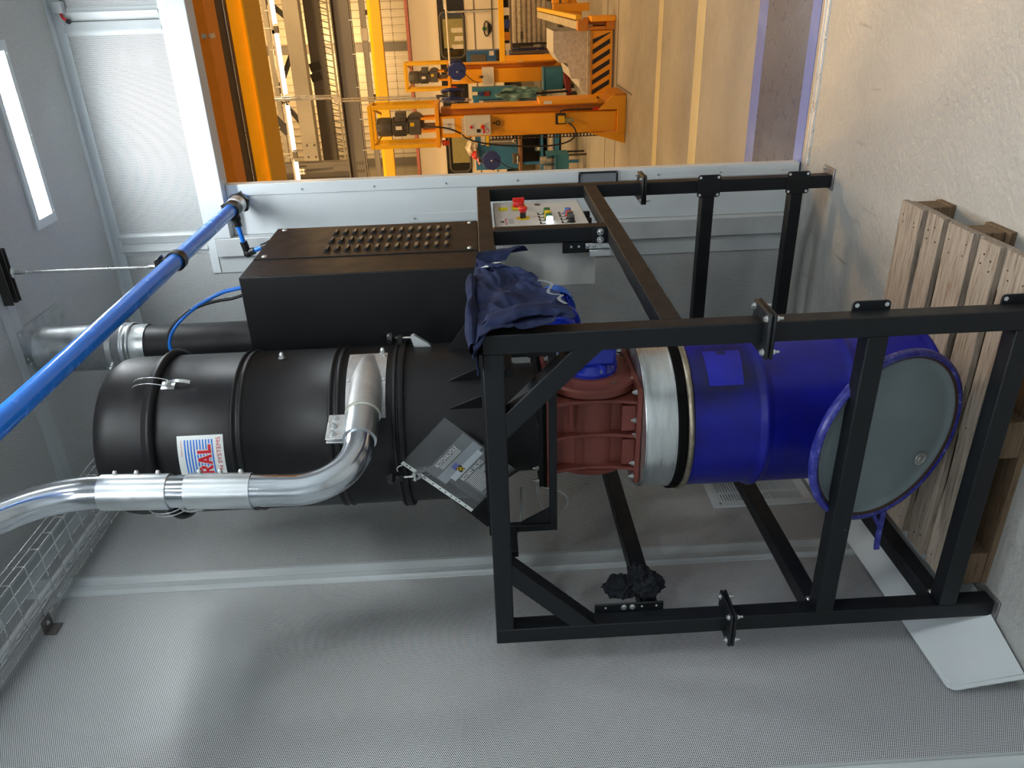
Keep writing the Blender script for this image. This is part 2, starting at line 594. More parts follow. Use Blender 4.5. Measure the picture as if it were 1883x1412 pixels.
def hexbolt(mb, p, d, r=0.008, h=0.008, washer=True, shank=0.0):
    p, d = Vector(p), Vector(d).normalized()
    q = p
    if washer:
        mb.cyl(p, p + d * 0.002, r * 1.45, 14)
        q = p + d * 0.002
    mb.cyl(q, q + d * h, r, 6)
    if shank:
        mb.cyl(q + d * h, q + d * (h + shank), r * 0.55, 10)
    return mb


_TXT = {}


def text2d(s, size=1.0):
    if s in _TXT:
        vs, fs, w = _TXT[s]
    else:
        cu = bpy.data.curves.new('txt', 'FONT')
        cu.body = s
        cu.size = 1.0
        cu.resolution_u = 3
        to = bpy.data.objects.new('txt', cu)
        COL.objects.link(to)
        dg = bpy.context.evaluated_depsgraph_get()
        me = to.evaluated_get(dg).to_mesh()
        vs = [(v.co.x, v.co.y) for v in me.vertices]
        fs = [tuple(p.vertices) for p in me.polygons]
        to.evaluated_get(dg).to_mesh_clear()
        bpy.data.objects.remove(to)
        bpy.data.curves.remove(cu)
        x0 = min(v[0] for v in vs)
        vs = [(x - x0, y) for x, y in vs]
        w = max(v[0] for v in vs)
        _TXT[s] = (vs, fs, w)
    return [(x * size, y * size) for x, y in vs], fs, w * size


def flat_text(name, s, size, origin, bx, by, mat, parent, width=None, label=None):
    vs, fs, w = text2d(s, size)
    k = (width / w) if width else 1.0
    o, bx, by = Vector(origin), Vector(bx).normalized(), Vector(by).normalized()
    mb = MB().add([o + bx * x * k + by * y for x, y in vs], fs)
    return obj(name, mb, mat, parent, smooth=0, label=label, recalc=False)


def arc(c, a, b, r, t0, t1, n=10):
    c, a, b = Vector(c), Vector(a), Vector(b)
    return [c + r * (math.cos(t0 + (t1 - t0) * i / n) * a + math.sin(t0 + (t1 - t0) * i / n) * b) for i in range(n + 1)]


def bez(p0, p1, p2, p3, n=24):
    p = [Vector(q) for q in (p0, p1, p2, p3)]
    return [((1 - t) ** 3) * p[0] + 3 * (1 - t) ** 2 * t * p[1] + 3 * (1 - t) * t * t * p[2] + t ** 3 * p[3] for t in [i / n for i in range(n + 1)]]

M_RAWST = plain('raw_steel_plate', (0.26, 0.25, 0.26), 0.42, metal=0.7, var=0.2, scale=30)
M_CABLE = plain('grey_cable_sheath', (0.20, 0.21, 0.21), 0.5)
# ================================================================== ROOM
XL, YB, ZC = -0.12, 2.11, 3.627       # left wall plane, back wall plane, ceiling
XR, YF = 4.3, -4.6
OX0, OX1, OZ = 0.855, 3.5, 3.005      # doorway in the back wall


def struct(name, label, cat='structure', loc=(0, 0, 0)):
    return thing(name, label, cat, loc, kind='structure')


fl = obj('floor', MB().box(XL - 0.1, XR, YF, 2.055, -0.1, 0.0), M_FLOOR)
tag(fl, 'scuffed light grey painted floor inside the perforated booth', 'floor', kind='structure')
fl = obj('floor', MB().box(-12, 12, 2.055, 24, -0.1, 0.0), M_FLOOR2)
tag(fl, 'tan lit concrete workshop floor beyond the doorway', 'floor', kind='structure')


def profile_strip_v(parent, axis, c, w, z0, z1, plane, sgn):
    """two-flange ridged joint strip; axis 'x' on the back wall, 'y' on the left wall"""
    for k, (a, b, t) in enumerate([(-w / 2, -0.001, 0.003), (0.001, w / 2, 0.003)]):
        mb = MB()
        n = 6
        hs = [0.003, 0.0035, 0.011, 0.0095, 0.0055, 0.005, 0.0035]
        if k == 1:
            hs = hs[::-1]
        pts = [(a + (b - a) * i / n, hs[i]) for i in range(n + 1)]
        poly = []
        for u, h in [(pts[0][0], 0)] + pts + [(pts[-1][0], 0)]:
            if axis == 'x':
                poly.append((c + u, plane + sgn * h, z0))
            else:
                poly.append((plane + sgn * h, c + u, z0))
        mb.prism(poly, (0, 0, z1 - z0))
        obj('joint_strip', mb, M_TRIM, parent, smooth=40)


# --- left wall
wl = struct('wall_left', 'left booth wall of pale perforated metal panels', loc=(XL, 0, 0))
obj('wall_backing', MB().box(XL - 0.08, XL - 0.002, YF, YB + 0.1, 0, ZC), M_TRIM, wl)
ystr = [0.5535 + 1.047 * k for k in range(-5, 2)]
edges = [YF] + ystr + [YB]
for a, b in zip(edges[:-1], edges[1:]):
    box('perforated_panel', XL - 0.002, XL, a, b, 0.0, ZC, P_LEFT, wl)
for y in ystr:
    profile_strip_v(wl, 'y', y, 0.117, 0.0, ZC - 0.04, XL, 1)
box('corner_trim', XL + 0.006, XL + 0.045, YF, YB, ZC - 0.006, ZC, M_TRIM, wl)
box('corner_trim', XL, XL + 0.006, YF, YB, ZC - 0.055, ZC, M_TRIM, wl)
box('corner_trim', XL, XL + 0.04, YB - 0.04, YB, 0, ZC - 0.05, M_TRIM, wl, 0.004)

# --- back wall with doorway
wb = struct('wall_back', 'perforated back wall with the white framed doorway opening', loc=(0, YB, 0))
obj('wall_backing', MB().box(XL, OX0 - 0.005, YB + 0.003, YB + 0.09, 0, ZC), M_TRIM, wb)
obj('wall_backing', MB().box(OX0 - 0.005, XR, YB + 0.003, YB + 0.09, OZ + 0.01, ZC), M_TRIM, wb)
obj('wall_backing', MB().box(OX1, XR, YB + 0.003, YB + 0.09, 0, OZ + 0.01), M_TRIM, wb)
xs = [0.84 + 1.0575 * k for k in range(0, 4)]
e2 = [XL] + xs + [XR]
for a, b in zip(e2[:-1], e2[1:]):
    box('perforated_panel', a, b, YB, YB + 0.003, 3.12, ZC, P_BACK, wb)
box('perforated_panel', XL, 0.72, YB, YB + 0.003, 0.03, 3.12, P_BACK, wb)
box('perforated_panel', OX1 + 0.1, XR, YB, YB + 0.003, 0.03, 3.12, P_BACK, wb)
for x in xs:
    profile_strip_v(wb, 'x', x, 0.118, 3.14, ZC - 0.04, YB, -1)
box('corner_trim', XL, XR, YB - 0.048, YB - 0.008, ZC - 0.006, ZC, M_WHITE, wb)
box('corner_trim', XL, XR, YB - 0.007, YB, ZC - 0.050, ZC, M_WHITE, wb)
# door frame: flat trim + proud tube + reveal
box('frame_trim', 0.665, 0.756, YB - 0.006, YB, 0.08, 3.0925, M_TRIM, wb, 0.002)
box('frame_trim', 0.665, OX1 + 0.2, YB - 0.006, YB, 3.0965, 3.14, M_WHITE, wb, 0.002)
box('frame_trim', OX1 + 0.1, OX1 + 0.2, YB - 0.006, YB, 0.04, 3.0925, M_TRIM, wb, 0.002)
box('door_post', 0.757, OX0, YB - 0.024, YB + 0.10, 0.012, 3.092, M_GREYP, wb, 0.004)
box('door_post', OX1, OX1 + 0.1, YB - 0.024, YB + 0.10, 0.012, 3.092, M_GREYP, wb, 0.004)
box('door_header', OX0 + 0.001, OX1 - 0.001, YB - 0.024, YB + 0.09, OZ, 3.092, M_WHITE, wb, 0.004)
box('panel_foot_rail', XL, 0.664, YB - 0.004, YB, 0.01, 0.075, M_TRIM, wb, 0.002)
fb = obj('foot_bracket', MB().box(0.765, 0.848, YB - 0.030, YB - 0.025, -0.0, 0.075), M_WHITE, wb, 0.008)
mb = MB()
for x in (0.785, 0.828):
    hexbolt(mb, (x, YB - 0.030, 0.035), (0, -1, 0), 0.005, 0.006, True, 0.008)
obj('bracket_bolt', mb, M_ZINC, fb)
mb = MB()
mb.cyl((0.74, YB - 0.006, 0.06), (0.74, YB - 0.010, 0.06), 0.005, 10)
obj('trim_screw', mb, M_ZINC, wb)
mb = MB()
for z in (1.49, 0.4):
    mb.cyl((0.71, YB - 0.006, z), (0.71, YB - 0.009, z), 0.004, 10)
obj('trim_screw', mb, M_ZINC, wb)

# infill leaf filling the left part of the doorway
d1 = struct('door_1', 'white recessed door leaf at the left of the doorway', 'door', (0.986, 2.15, 0))
box('leaf_panel', OX0 + 0.002, 1.062, 2.150, 2.205, 0.012, OZ - 0.002, M_WHITE, d1)
et = box('edge_trim', 1.060, 1.118, 2.145, 2.210, 0.012, OZ - 0.002, M_WHITE, d1, 0.002)
for z in (2.93, 2.616, 2.243, 1.871, 1.497, 0.759, 0.43, 0.10):
    mb = MB().cyl((1.083, 2.145, z), (1.083, 2.142, z), 0.0055, 12)
    mb.cyl((1.083, 2.142, z), (1.083, 2.1405, z), 0.003, 12)
    obj('screw', mb, M_ZINC, et)
ov = box('cover_strip', 0.885, 0.93, 2.146, 2.150, 1.60, 2.10, M_WHITE, d1)
obj('screw', MB().cyl((0.905, 2.146, 2.05), (0.905, 2.142, 2.05), 0.005, 10), M_ZINC, ov)
hb = MB()
hb.box(1.048, 1.114, 2.132, 2.1449, 0.974, 0.982).box(1.048, 1.114, 2.132, 2.1449, 1.172, 1.180)
hb.box(1.048, 1.056, 2.132, 2.1449, 0.982, 1.172).box(1.106, 1.114, 2.132, 2.1449, 0.982, 1.172)
h = obj('flush_handle', hb, M_BLKPL, d1, 0.0015, 'black flush handle with clear moulded cover')
box('handle_cover', 1.056, 1.106, 2.136, 2.1445, 0.982, 1.172, M_CLEAR2, h, 0.002)
for z in (0.978, 1.176):
    obj('handle_screw', MB().cyl((1.109, 2.132, z), (1.109, 2.129, z), 0.0035, 10), M_ZINC, h)

# threshold track on the floor
t1 = struct('trim_1', 'silver aluminium track across the doorway threshold', 'trim', (2.3, 2.07, 0))
box('track_rail', 1.12, OX1, 2.092, 2.100, 0.0, 0.012, M_ALU, t1, 0.001)
box('track_rail', 1.12, OX1, 2.062, 2.078, 0.0, 0.008, M_ALU, t1, 0.001)
box('track_base', 1.12, OX1, 2.056, 2.104, 0.0, 0.003, M_ALU, t1)
# painted bands on the workshop floor
for nm, (y0, y1, z, mt, lb) in {
    'trim_2': (2.27, 2.91, 0.0022, M_FBLUE, 'worn blue grey painted band on the floor outside the doorway'),
    'trim_3': (2.16, 2.27, 0.0024, M_FBLUE2, 'blue painted edge stripe nearest the doorway track'),
    'trim_4': (2.91, 3.06, 0.0024, M_FBLUE2, 'blue painted edge stripe on the workshop side of the grey band'),
    'trim_5': (4.22, 4.45, 0.0022, M_FYEL, 'nearer worn yellow line across the workshop floor'),
    'trim_6': (5.60, 5.79, 0.0022, M_FYEL, 'farther worn yellow line across the workshop floor'),
}.items():
    o = box(nm, -8, 8, y0, y1, 0.0, z, mt)
    tag(o, lb, 'floor marking', kind='structure')
for nm, (x0, x1, y0, y1, lb) in {
    'trim_7': (-8, 8, 7.93, 7.96, 'steel joint rail in the concrete floor beyond the orange column'),
    'trim_8': (-8, 8, 8.72, 8.75, 'second steel joint rail in the concrete floor behind the striped beam'),
    'trim_9': (0.90, 0.92, 6.95, 7.93, 'short steel joint running towards the door by the orange column foot'),
}.items():
    o = box(nm, x0, x1, y0, y1, 0.0, 0.003, M_STEELD)
    tag(o, lb, 'floor joint', kind='structure')

# --- ceiling
ce = struct('ceiling', 'perforated metal booth ceiling with pale joint strips', loc=(0, 0, ZC))
ys2 = [1.085 - 1.12 * k for k in range(0, 6)]
obj('ceiling_backing', MB().box(XL, XR, YF, YB + 0.09, ZC + 0.003, ZC + 0.06), M_TRIM, ce)
e3 = [YB] + ys2 + [YF]
for a, b in zip(e3[:-1], e3[1:]):
    box('perforated_panel', XL, XR, min(a, b), max(a, b), ZC, ZC + 0.003, P_CEIL, ce)
for y in ys2:
    box('joint_strip', XL, XR, y - 0.055, y - 0.001, ZC - 0.004, ZC, M_TRIM, ce, 0.001)
    box('joint_strip', XL, XR, y + 0.001, y + 0.055, ZC - 0.004, ZC, M_TRIM, ce, 0.001)

# --- unseen walls behind and beside the camera, finished white to bounce fill light
wr = obj('wall_right', MB().box(XR, XR + 0.08, YF, YB + 0.1, 0, ZC), M_WHITE)
tag(wr, 'plain white booth wall on the far right side', 'wall', kind='structure')
wf = obj('wall_front', MB().box(XL, XR, YF - 0.08, YF, 0, ZC), M_WHITE)
tag(wf, 'plain white booth wall behind the viewpoint', 'wall', kind='structure')

# ------------------------------------------------------------------ ceiling lamps
def lamp(cx, cy, label, grp=None):
    t = thing('ceiling_light', label, 'ceiling light', (cx, cy, ZC), grp)
    mb = MB()
    x0, x1, y0, y1 = cx - 0.375, cx + 0.375, cy - 0.0875, cy + 0.0875
    a0, a1, b0, b1 = x0 + 0.04, x1 - 0.04, y0 + 0.030, y1 - 0.030
    for q in ((x0, a0, y0, y1), (a1, x1, y0, y1), (a0, a1, y0, b0), (a0, a1, b1, y1)):
        mb.box(*q, ZC - 0.012, ZC - 0.0005)
    f = obj('lamp_frame', mb, M_WHITE, t)
    box('diffuser', a0, a1, b0, b1, ZC - 0.009, ZC - 0.002, M_LED, t)
    for k, (sx, sy) in enumerate([(x0 + 0.05, y0 + 0.014), (x0 + 0.05, y1 - 0.014), (cx, y0 + 0.014), (cx, y1 - 0.014), (x1 - 0.05, y0 + 0.014), (x1 - 0.05, y1 - 0.014)]):
        obj('screw', MB().cyl((sx, sy, ZC - 0.012), (sx, sy, ZC - 0.015), 0.005, 10), M_ZINC, f)


lamp(1.475, 1.545, 'long lit white ceiling light panel above the doorway side')
lamp(1.475, -0.35, 'added unseen ceiling light panel second from the doorway in the inner row')  # unseen panels from here on, added to raise the booth's general light
lamp(1.475, -1.95, 'added unseen ceiling light panel third from the doorway in the inner row')
lamp(1.475, -3.6, 'added unseen ceiling light panel deepest in the booth in the inner row')
lamp(3.2, 0.55, 'added unseen ceiling light panel nearest the doorway in the outer row')
lamp(3.2, -1.15, 'added unseen ceiling light panel second from the doorway in the outer row')
lamp(3.2, -2.85, 'added unseen ceiling light panel deepest in the booth in the outer row')

# ------------------------------------------------------------------ wire cable tray on the left wall
t = thing('cable_tray', 'grey wire mesh cable tray along the top of the left wall', 'cable tray', (0.045, -1.0, 3.4))
ty0, ty1, tz = -4.0, 2.05, 3.40
for k, x in enumerate([-0.083, -0.032, 0.019, 0.070, 0.121, 0.171]):
    obj('long_wire', MB().cyl((x, ty0, tz), (x, ty1, tz), 0.0019, 8), M_ZINC, t)
for x in (-0.085, 0.173):
    for dz in (0.03, 0.06):
        obj('side_wire', MB().cyl((x, ty0, tz + dz), (x, ty1, tz + dz), 0.0019, 8), M_ZINC, t)
rung = None
k = 0
y = ty0 + 0.03
while y < ty1:
    pts = [(-0.085, y, tz + 0.062), (-0.085, y, tz + 0.004), (-0.083, y, tz - 0.004), (0.171, y, tz - 0.004), (0.173, y, tz + 0.004), (0.173, y, tz + 0.062)]
    if rung is None:
        rung = obj('cross_wire', MB().tube(pts, 0.0021, 8), M_ZINC, t)
        y00 = y
    else:
        r = rung.copy()
        COL.objects.link(r)
        r.parent = t
        r.location = Vector(rung.location) + Vector((0, y - y00, 0))
    y += 0.1
for yy in (0.32, -1.2, 1.7):
    mb = MB().box(-0.115, -0.06, yy - 0.03, yy + 0.03, tz - 0.014, tz - 0.008)
    mb.box(-0.119, -0.113, yy - 0.03, yy + 0.03, tz - 0.05, tz - 0.008)
    b = obj('wall_clip', mb, M_STEELD, t, 0.002)
    obj('clip_bolt', hexbolt(MB(), (-0.085, yy, tz - 0.014), (0, 0, -1), 0.006, 0.005), M_ZINC, b)
for x, z, r, lb in ((-0.060, tz + 0.013, 0.0105, 'grey cable conduit lying in the tray nearest the left wall'), (-0.012, tz + 0.013, 0.0105, 'second grey cable conduit lying in the tray, further from the left wall')):
    p = thing('conduit', lb, 'conduit', (x, -1, z))
    for a, b in ((-4.0, -1.15), (-1.13, 0.13), (0.15, 2.0)):
        obj('pipe_length', MB().cyl((x, a, z), (x, b, z), r, 14), M_GREYP, p)
    for a in (-1.14, 0.14):
        obj('coupler', MB().cyl((x, a - 0.03, z), (x, a + 0.03, z), r + 0.0018, 14), M_GREYP, p)

# ------------------------------------------------------------------ door contact switch at the top right corner
t = thing('door_switch', 'small grey cable switch with red lever at the ceiling corner', 'switch', (1.93, YB - 0.03, 3.57))
box('switch_body', 1.935, 1.985, YB - 0.045, YB - 0.004, 3.555, 3.60, M_GREYP, t, 0.004)
obj('lever', MB().tube([(1.935, YB - 0.02, 3.575), (1.915, YB - 0.022, 3.57), (1.905, YB - 0.02, 3.555)], 0.006, 8), M_REDP, t, label='red lever')
obj('lever_knob', MB().lathe((1.9, YB - 0.02, 3.55), [(0, -0.012), (0.008, -0.009), (0.012, 0), (0.008, 0.009), (0, 0.012)], 14), M_BLKPL, t, label='black lever knob')
obj('pull_cord', MB().cyl((1.9, YB - 0.012, 3.55), (1.9, YB - 0.012, 3.142), 0.0016, 6), M_BLKPL, t)

# ------------------------------------------------------------------ vent grille on the left wall
t = thing('vent_grille', 'white louvred vent grille low on the left wall', 'vent', (XL, 1.05, 0.26))
gy0, gy1, gz0, gz1 = 0.853, 1.26, 0.261, 0.722
x0 = XL + 0.0
mb = MB()
w = 0.042
mb.box(x0, x0 + 0.008, gy0, gy1, gz0, gz0 + w).box(x0, x0 + 0.008, gy0, gy1, gz1 - w, gz1)
mb.box(x0, x0 + 0.008, gy0, gy0 + w, gz0 + w, gz1 - w).box(x0, x0 + 0.008, gy1 - w, gy1, gz0 + w, gz1 - w)
gf = obj('grille_frame', mb, M_WHITE, t, 0.002)
n = 30
sl = None
for i in range(n):
    z = gz0 + w + (gz1 - gz0 - 2 * w) * (i + 0.5) / n
    if sl is None:
        sl = obj('slat', MB().obox((x0 + 0.005, (gy0 + gy1) / 2, z), (0, 1, 0), (1, 0, -0.7), (0.7, 0, 1), (gy1 - gy0) / 2 - w, 0.0046, 0.0012), M_WHITE, t)
        z00 = z
    else:
        s = sl.copy()
        COL.objects.link(s)
        s.parent = t
        s.location = (0, 0, z - z00)
box('grille_back', x0, x0 + 0.001, gy0 + w, gy1 - w, gz0 + w, gz1 - w, M_BLKPL, t)
for yy in (0.955, 1.16):
    box('mullion', x0 + 0.001, x0 + 0.009, yy - 0.004, yy + 0.004, gz0 + w, gz1 - w, M_WHITE, t)
for yy in (gy0 + 0.02, gy1 - 0.02):
    for zz in (gz0 + 0.035, gz1 - 0.035):
        obj('screw', MB().cyl((x0 + 0.008, yy, zz), (x0 + 0.010, yy, zz), 0.005, 10), M_ZINC, gf)

# ------------------------------------------------------------------ loose sheet panel leaning on the left wall
t = thing('sheet_panel', 'loose white sheet metal panel leaning against the left wall', 'panel', (-0.05, 0.55, 0))
SY0, SY1 = -0.205, 1.42


def sheet_pt(u, v, grow=0.0, off=0.0):
    y = SY0 - grow + (SY1 - SY0 + 2 * grow) * v
    xb = min(0.035, -0.060 + 0.30 * (y - SY0))
    a = Vector((XL + 0.022, y, 0.240 + grow))
    b = Vector((xb, y, 0.008))
    d = (b - a).normalized()
    n = Vector((-d.z, 0, d.x))
    if n.x < 0:
        n = -n
    r = 0.03
    L = (b - a).length
    p = a.lerp(b, u)
    if u * L < r:                      # rounded upper corner at the near end
        q = r - u * L
        lim = SY0 - grow + r - math.sqrt(max(0.0, r * r - q * q))
        p.y = max(p.y, lim)
    return p + n * off


obj('sheet', MB().sheet(lambda u, v: sheet_pt(u ** 1.6, v ** 1.3, 0.0, 0.006), 24, 40, 0.003), M_WHITE, t, smooth=30)
obj('edge_lip', MB().sheet(lambda u, v: sheet_pt(u ** 1.6, v ** 1.3, 0.012, 0.0), 24, 40, 0.005), M_WHITE, t, smooth=30)
# ================================================================== SUPPORT FRAME
W, D, H, s = 1.1335, 1.808, 1.7116, 0.06
CX, CY = 0.567, 0.55                 # common axis of tank, valve and drum
fr = thing('support_frame', 'tall black square-tube steel frame carrying the filter and standing over the blue drum', 'frame', (W / 2, D / 2, 0))
BV = 0.0035


def beam(n, x0, x1, y0, y1, z0, z1, label=None):
    return box(n, x0, x1, y0, y1, z0, z1, M_BLACK, fr, BV, label)


POSTS = {'FL': (0, 0), 'FR': (W - s, 0), 'BR': (W - s, D - s), 'BL': (0, D - s)}
for k, (px, py) in POSTS.items():
    beam('post', px, px + s, py, py + s, 0.008, H)
    # welded foot plate with anchor
    fx0, fx1 = (px - 0.03, px + s + 0.012) if px < 0.5 else (px - 0.012, px + s + 0.03)
    fy0, fy1 = (py - 0.02, py + s + 0.02) if py < 0.5 else (py - 0.012, py + s + 0.05)
    fp = obj('foot_plate', MB().box(fx0, fx1, fy0, fy1, 0.0, 0.008), M_RAWST, fr, 0.003, 'bare steel foot plate')
    ax_ = px - 0.016 if px < 0.5 else px + s + 0.016
    ay_ = py - 0.006 if py < 0.5 else py + s + 0.03
    obj('anchor_bolt', hexbolt(MB(), (ax_, ay_, 0.008), (0, 0, 1), 0.007, 0.006, True, 0.006), M_ZINC, fp)
    # splice flanges half way up
    for i, z in enumerate((0.908, 0.9205)):
        pl = obj('splice_flange', MB().box(px + s / 2 - 0.068, px + s / 2 + 0.068, py + s / 2 - 0.068, py + s / 2 + 0.068, z, z + 0.0115), M_BLACK, fr, 0.006)
        if i == 1:
            for ddx in (-0.05, 0.05):
                for ddy in (-0.05, 0.05):
                    mb = MB()
                    p = (px + s / 2 + ddx, py + s / 2 + ddy, 0.932)
                    hexbolt(mb, p, (0, 0, 1), 0.0075, 0.007)
                    obj('flange_bolt', mb, M_ZINC, pl)
                    obj('flange_nut', hexbolt(MB(), (p[0], p[1], 0.908), (0, 0, -1), 0.0075, 0.007, True, 0.012), M_ZINC, pl)
# top ring
beam('top_beam', s, W - s, 0.0003, s, H - s, H)
beam('top_beam', s, W - s, D - s, D - 0.0003, H - s, H)
beam('top_beam', W - s, W - 0.0003, s, D - s, H - s, H)
beam('top_beam', 0.0003, s, s, D - s, H - s, H)
# front rails
beam('front_rail', s, W - s, 0.0003, s, 0.569, 0.629)
beam('front_rail', s, W - s, 0.0003, s, 0.1437, 0.2037)
# back rails
beam('back_rail', s, W - s, D - s, D - 0.0003, 0.570, 0.631)
beam('back_rail', s, W - s, D - s, D - 0.0003, 0.1395, 0.199)
# side rails
beam('side_rail', W - s, W - 0.0003, s, D - s, 1.145, 1.205)
for z in (1.207, 0.640, 0.209):
    b = beam('side_rail', 0.0003, s, s + 0.004, D - s, z - s, z)
    mb = MB()
    for zz in (z - 0.012,):
        mb.lathe((0.052, s + 0.012, z - 0.014), [(0, 0.012), (0.006, 0.011), (0.010, 0.006), (0.0105, 0)], 14, axis=(1, 0, 0))
    obj('rail_bolt', mb, M_ZINC, b)
# short post carrying the cabinet
mp = beam('short_post', W - s, W - 0.0003, 1.03, 1.09, 1.205, H - s)
pl = obj('bolt_plate', MB().box(1.068, 1.128, 1.024, 1.0295, 1.206, 1.262), M_BLACK, fr, 0.002)
for x in (1.083, 1.114):
    mb = MB().cyl((x, 1.024, 1.232), (x, 1.021, 1.232), 0.0135, 18)
    mb.lathe((x, 1.021, 1.232), [(0.010, 0), (0.0095, 0.004), (0.006, 0.008), (0, 0.0085)], 16, axis=(0, -1, 0))
    obj('button_bolt', mb, M_ZINC, pl)
bk = obj('mounting_bracket', MB().box(1.028, 1.0725, 1.034, 1.040, 1.20, 1.38), M_BLACK, fr, 0.003)
an = obj('zinc_angle', MB().box(1.046, 1.068, 1.026, 1.0335, 1.185, 1.29).box(1.018, 1.044, 1.012, 1.0335, 1.19, 1.275), M_ZINC, fr, 0.002, 'zinc plated angle bracket')
mb = MB()
for z in (1.28, 1.255):
    mb.lathe((1.057, 1.026, z), [(0.007, 0), (0.0065, 0.004), (0.0, 0.006)], 14, axis=(0, -1, 0))
obj('angle_bolt', mb, M_ZINC, an)
mb = MB()
for z in (1.345, 1.315):
    mb.cyl((1.055, 1.034, z), (1.055, 1.032, z), 0.005, 12)
obj('bracket_hole', mb, M_ZINC, bk)
# front corner braces (square tube, cut at 45 degrees)
for poly in ([(0.250, H - s + 0.002), (0.335, H - s + 0.002), (s - 0.002, 1.375), (s - 0.002, 1.462)],
             [(W - 0.250, H - s + 0.002), (W - 0.335, H - s + 0.002), (W - s + 0.002, 1.375), (W - s + 0.002, 1.462)]):
    P3 = [Vector((x, 0.001, z)) for x, z in poly]
    obj('corner_brace', MB().prism([P3[0], P3[1], P3[2], P3[3]], (0, s - 0.002, 0)), M_BLACK, fr, 0.003)
# panel fixing plates on the right hand posts
for (y0, y1) in ((s + 0.0005, s + 0.0075), (D - s - 0.0075, D - s - 0.0005)):
    for zc in (0.603, 0.173):
        pl = obj('fixing_plate', MB().prism([Vector((W - s / 2 + 0.003 + a * 1.0, y0, zc + b)) for a, b in
                                            [(0.053 - r_ + r_ * math.cos(t_), 0.055 - r_ + r_ * math.sin(t_)) if q == 0 else
                                             (-0.053 + r_ - r_ * math.sin(t_), 0.055 - r_ + r_ * math.cos(t_)) if q == 1 else
                                             (-0.053 + r_ - r_ * math.cos(t_), -0.055 + r_ - r_ * math.sin(t_)) if q == 2 else
                                             (0.053 - r_ + r_ * math.sin(t_), -0.055 + r_ - r_ * math.cos(t_))
                                             for q in range(4) for t_ in (0, PI / 6, PI / 3, PI / 2) for r_ in (0.012,)]], (0, y1 - y0, 0)), M_BLACK, fr, 0.001)
        for a in (-0.041, 0.041):
            for b in (-0.043, 0.043):
                obj('bolt_hole', MB().cyl((W - s / 2 + 0.003 + a, y0 - 0.0008, zc + b), (W - s / 2 + 0.003 + a, y0 + 0.001, zc + b), 0.0065, 12), M_GREYP, pl, label='pale bolt hole')
# slotted lug plate on the left post
lg = obj('lug_plate', MB().box(0.03, 0.091, s + 0.0005, s + 0.0075, 1.135, 1.372), M_BLACK, fr, 0.004)
mb = MB()
for z in (1.272, 1.243):
    hexbolt(mb, (0.076, s + 0.0005, z), (0, -1, 0), 0.0075, 0.005)
obj('lug_bolt', mb, M_ZINC, lg)
mb = MB()
for z in (1.335, 1.210, 1.160):
    mb.cyl((0.076, s + 0.0004, z), (0.076, s - 0.0008, z), 0.0038, 10)
obj('lug_hole', mb, M_GREYP, lg)
# flat-bar hanger that steadies the valve
hg = MB()
hg.box(0.318, 0.343, 0.19, 0.215, 1.487, H - s + 0.001).box(0.975, 1.000, 0.19, 0.215, 1.487, H - s + 0.001)
hg.box(0.343, 0.975, 0.19, 0.215, 1.487, 1.512)
obj('valve_hanger', hg, M_BLACK, fr, 0.002)
for x in (0.318, 0.975):
    obj('hanger_arm', MB().box(x, x + 0.025, s - 0.001, 0.19, H - s + 0.001 - 0.026, H - s - 0.001), M_BLACK, fr, 0.002)
obj('hanger_gusset', MB().prism([Vector((0.344, 0.199, 1.513)), Vector((0.405, 0.199, 1.513)), Vector((0.365, 0.199, 1.585)), Vector((0.344, 0.199, 1.62))], (0, 0.006, 0)), M_BLACK, fr)
# deck plate the tank sits on
obj('deck_bar', MB().box(s, W - s, 0.216, 0.276, H - s, H - 0.001), M_BLACK, fr, BV)
obj('deck_bar', MB().box(s, W - s, 0.83, 0.89, H - s, H - 0.001), M_BLACK, fr, BV)
obj('deck_bar', MB().box(s, W - s, 1.48, 1.54, H - s, H - 0.001), M_BLACK, fr, BV)

# ================================================================== FILTER TANK
R = 0.285
tk = thing('filter_tank', 'tall matt black cylindrical dust filter tank on top of the frame', 'tank', (CX, CY, H))


def pol(az, r, z):
    return Vector((CX + r * math.cos(math.radians(az)), CY + r * math.sin(math.radians(az)), z))


obj('tank_lid', MB().lathe((CX, CY, 0), [(R, 2.842), (R, 2.955), (R - 0.006, 2.985), (R - 0.022, 3.010), (R - 0.05, 3.0225), (R - 0.09, 3.026), (0, 3.028)], 96), M_BLACK2, tk, smooth=50)
obj('lid_ring', MB().lathe((CX, CY, 0), [(R - 0.004, 2.800), (R + 0.010, 2.800), (R + 0.022, 2.808), (R + 0.024, 2.815), (R + 0.020, 2.822), (R + 0.010, 2.836), (R + 0.006, 2.843), (R - 0.004, 2.843)], 96), M_BLACK2, tk, smooth=50)


def beads(zc):
    out = []
    for k in (-0.013, 0.013):
        for j in range(-3, 4):
            a = j / 3 * PI / 2
            out.append((R + 0.0065 * math.cos(a) ** 2 if abs(j) < 3 else R, zc + k + 0.0085 * math.sin(a)))
    return out


